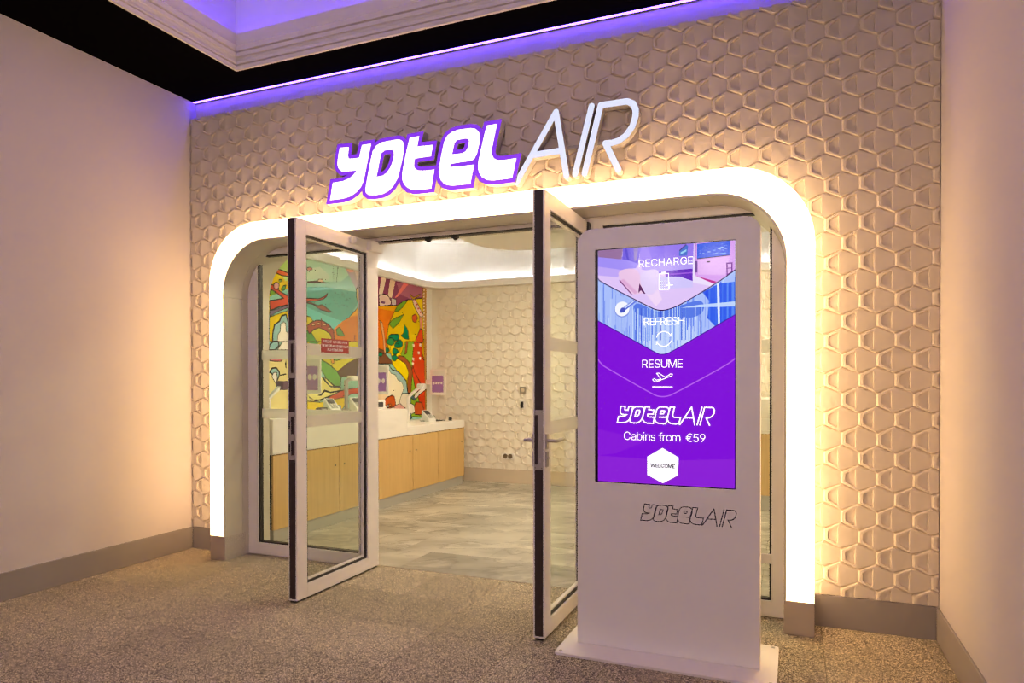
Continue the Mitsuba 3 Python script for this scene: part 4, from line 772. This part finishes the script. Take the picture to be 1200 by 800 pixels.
((226,110,120),0.3,[(0.982,1.571),(1.032,1.584),(1.09,1.574),(1.165,1.571),(1.142,1.539),(1.061,1.537),(0.989,1.541)]),
((160,205,205),0.5,[(0.985,1.429),(1.017,1.47),(1.075,1.476),(1.119,1.43),(1.111,1.389),(1.074,1.338),(1.017,1.419)]),
((250,246,238),0.2,[(1.016,1.389),(1.038,1.43),(1.082,1.43),(1.089,1.379),(1.074,1.317)]),
((24,24,22),0,[(1.122,1.408),(1.209,1.423),(1.212,1.41),(1.126,1.397)]),
((24,24,22),0,[(1.197,1.525),(1.217,1.557),(1.217,1.468),(1.202,1.483)]),
((150,200,205),0.5,[(0.975,1.641),(0.989,1.692),(1.033,1.725),(1.106,1.729),(1.113,1.688),(1.061,1.645)]),
((250,246,238),0.3,[(1.091,1.646),(1.135,1.699),(1.165,1.732),(1.241,1.736),(1.256,1.652)])]
clip = sbox(.32, .84, 3.985, 2.594)
items = [(clip, lin((150, 205, 192)))]
for c, o, q in MURAL:
    g = Polygon(q).buffer(0).intersection(clip)
    if g.is_empty: continue
    items.append((g, lin(c)))
    if o: items.append((g.boundary.difference(clip.boundary.buffer(.002)).buffer(.0125*o+.0012), lin((38, 30, 28))))
struct_k = add('mural', box(LX0+.0005, LX0+.010, .32, 3.985, .84, 2.594), 'white_gloss'); lab('mural', 'large colourful comic style mural of hills, sea, trees and clouds behind the counter', 'mural')
v, f, c = layer_art(items)
add('mural__artwork', trimesh.Trimesh(np.c_[np.full(len(v), LX0+.0106), v], f, process=False), 'poster', color=c)

# reception counter along the mural wall
CX = .52
lab('reception_counter', 'long reception counter with wooden fronts and a white top below the mural', 'counter')
add('reception_counter', box(LX0+.011, CX-.0215, .345, 3.885, .108, .735), 'black')
add('reception_counter__end_panel', box(LX0+.011, CX-.0005, 3.886, 3.898, .105, .735), 'wood')
seams = [.34, .62, 1.239, 1.90, 2.595, 3.20, 3.89]
for i, (a, b) in enumerate(zip(seams, seams[1:])):
    k = add('reception_counter__cabinet_door', box(CX-.021, CX, a+.005, b-.005, .108, .730, .0015), 'wood')
    if i: 
        y = b-.07 if i % 2 else a+.07
        add(k+'__lock', cyl((CX-.002, y, .555), (CX+.006, y, .555), .009, 14), 'lock')
add('reception_counter__toe_kick', box(LX0+.011, CX-.012, .36, 3.87, .0008, .107), 'toe')
add('reception_counter__worktop', box(LX0+.011, CX+.006, 2.468, 3.90, .736, .832, .004), 'desk_white')
add('reception_counter__raised_desk', cat(box(LX0+.011, CX+.006, .33, 2.467, .736, 1.035, .004)), 'desk_white')
# the second counter, seen through the right sidelight
lab('side_counter', 'low wooden counter with a cream upper part, seen in the gap right of the kiosk', 'counter')
add('side_counter', box(3.75, 5.2, 3.33, 4.05, .165, .80), 'wood'); add('side_counter__toe_kick', box(3.77, 5.18, 3.37, 4.03, .0008, .164), 'toe')
add('side_counter__upper', box(3.74, 5.21, 3.32, 4.06, .8005, 1.16, .004), 'back_panel')
# notices projecting above the counter
def notice(y, x0, x1, z0, z1, cells, label):
    t = lab('counter_notice' + (f'_{notice.n:03d}' if notice.n else ''), label, 'notice', 'framed notices above the counter'); notice.n += 1
    add(t, cat(box(x0, x1, y-.006, y+.006, z0, z1, .002), box(LX0+.0115, x0, y-.004, y+.004, (z0+z1)/2-.03, (z0+z1)/2+.03)), 'frame')
    v = box(x0+.014, x1-.014, y-.0072, y-.0062, z0+.02, z1-.018); add(t+'__sheet', v, 'white_gloss')
    a, b = z0+.034, z1-.085
    add(t+'__print', box(x0+.032, x1-.032, y-.0080, y-.0073, a, b), 'violet_print')
    w = (x1-x0-.08)/cells
    for i in range(cells):
        cx = x0+.04+w*(i+.5); r = min(w*.42, .035); h = [(cx+r*math.sin(PI/3*q), (a+b)/2+.012+1.25*r*math.cos(PI/3*q)) for q in range(6)]
        add(t+'__symbol', xz(extr(Polygon(h), .0006), y-.0087), 'sign_white')
notice.n = 0
P('violet_print', lin((160, 118, 190)), .4)
notice(1.37, -.055, .205, 1.222, 1.580, 3, 'framed violet notice nearest the doors above the counter')
notice(2.59, -.055, .205, 1.190, 1.528, 3, 'framed violet notice in the middle of the counter')
notice(3.965, -.022, .214, 1.154, 1.498, 4, 'framed violet notice at the far end of the counter')
# devices on the counter
def terminal(x, y, z, rot, label):
    t = lab('card_terminal' + (f'_{terminal.n:03d}' if terminal.n else ''), label, 'card terminal', 'card terminals on the counter'); terminal.n += 1
    m = T().translate([x, y, z]).rotate([0, 0, 1], rot); w, d = .105, .17
    body = hull([(sx*w, sy*d/1, zz) for sx in (-.5, .5) for sy, zz in ((-.5, 0), (.5, 0), (-.5, .03), (.5, .13))]+[(sx*w*.9, sy*d*.94, zz) for sx in (-.5, .5) for sy, zz in ((-.5, .038), (.5, .139))])
    add(t, body, 'device_white', to_world=m)
    s = .101/(d*.94); 
    def onface(a, b, c, e, h): return hull([(xx, yy, .0885+s*yy+hh) for xx in (a, b) for yy in (c, e) for hh in (-.006, h)])
    add(t+'__screen', onface(-.036, .036, .0, .068, .0022), 'screen_dark', to_world=m)
    add(t+'__keypad', cat(*[onface(-.034+.024*i, -.016+.024*i, -.066+.02*j, -.052+.02*j, .0025) for i in range(3) for j in range(3)]), 'device_grey', to_world=m)
    add(t+'__stand', cat(box(-.075, .075, .0, .085, .0, .012, .003), box(.055, .085, -.03, .06, .0, .075, .006)), 'device_grey', to_world=m)
terminal.n = 0
terminal(.30, 1.42, 1.0355, 62, 'card terminal with a tilted dark screen below the notice nearest the doors')
terminal(.33, 1.80, 1.0355, 62, 'card terminal beside the reader arm on the raised desk')
terminal(.26, 3.42, .8325, 62, 'card terminal on the low end of the counter')
def reader(y, z, tall, reach, head, label, mat, mb):
    t = lab('reader_arm' + (f'_{reader.n:03d}' if reader.n else ''), label, 'reader arm', 'reader arms on the counter'); reader.n += 1
    x = .06
    add(t, cat(box(x-.05, x+.05, y-.06, y+.06, z, z+.014, .004), box(x-.016, x+.016, y-.02, y+.02, z+.013, z+tall, .006), hull([(x+sx*.018, y+a+sy, z+tall+b) for sx in (-1, 1) for a, b, sy in ((0, -.012, -.018), (0, .012, -.018), (reach[0], reach[1]-.012, .018), (reach[0], reach[1]+.014, .018))])), mb)
    hy, hz = y+reach[0], z+tall+reach[1]
    add(t+'__head', box(x-.045, x+.045, hy-.01, hy+head[0], hz-head[1]/2, hz+head[1]/2, .012), mat)
reader.n = 0
reader(.80, 1.0355, .14, (.15, .13), (.09, .085), 'pale reader arm with a dark head near the left sidelight', 'purple_dark', 'device_white')
reader(1.98, 1.0355, .30, (.07, .04), (.22, .055), 'pale reader arm with a long white head in the middle of the counter', 'device_white', 'device_grey')
reader(3.26, .8325, .30, (.28, .14), (.10, .075), 'pale reader arm rising at the far end of the counter', 'device_white', 'device_white')
k = add('desk_printer', cat(box(.14, .34, 2.06, 2.32, 1.0355, 1.135, .012)), 'device_white'); lab(k, 'small white printer with a dark front on the raised desk', 'printer')
add(k+'__window', box(.3405, .344, 2.12, 2.26, 1.06, 1.115, .002), 'screen_dark')
k = add('desk_pad', box(.22, .36, 3.52, 3.68, .8325, .842, .003), 'black_plastic'); lab(k, 'flat black pad beside the card terminal on the low counter', 'pad')
k = add('pen_pot', cat(cyl((.42, 3.70, .8325), (.42, 3.70, .872), .022, 18)), 'black_plastic'); lab(k, 'tiny black pot at the front edge of the low counter', 'pot')
add(k+'__rim', cyl((.42, 3.70, .8722), (.42, 3.70, .876), .024, 18), 'dark_steel')
k = add('desk_clock', cat(box(.30, .36, 1.16, 1.28, 1.0355, 1.095, .01)), 'black_plastic'); lab(k, 'small black box left of the terminal nearest the doors', 'box'); add(k+'__face', box(.3605, .363, 1.18, 1.26, 1.048, 1.085, .002), 'device_grey')
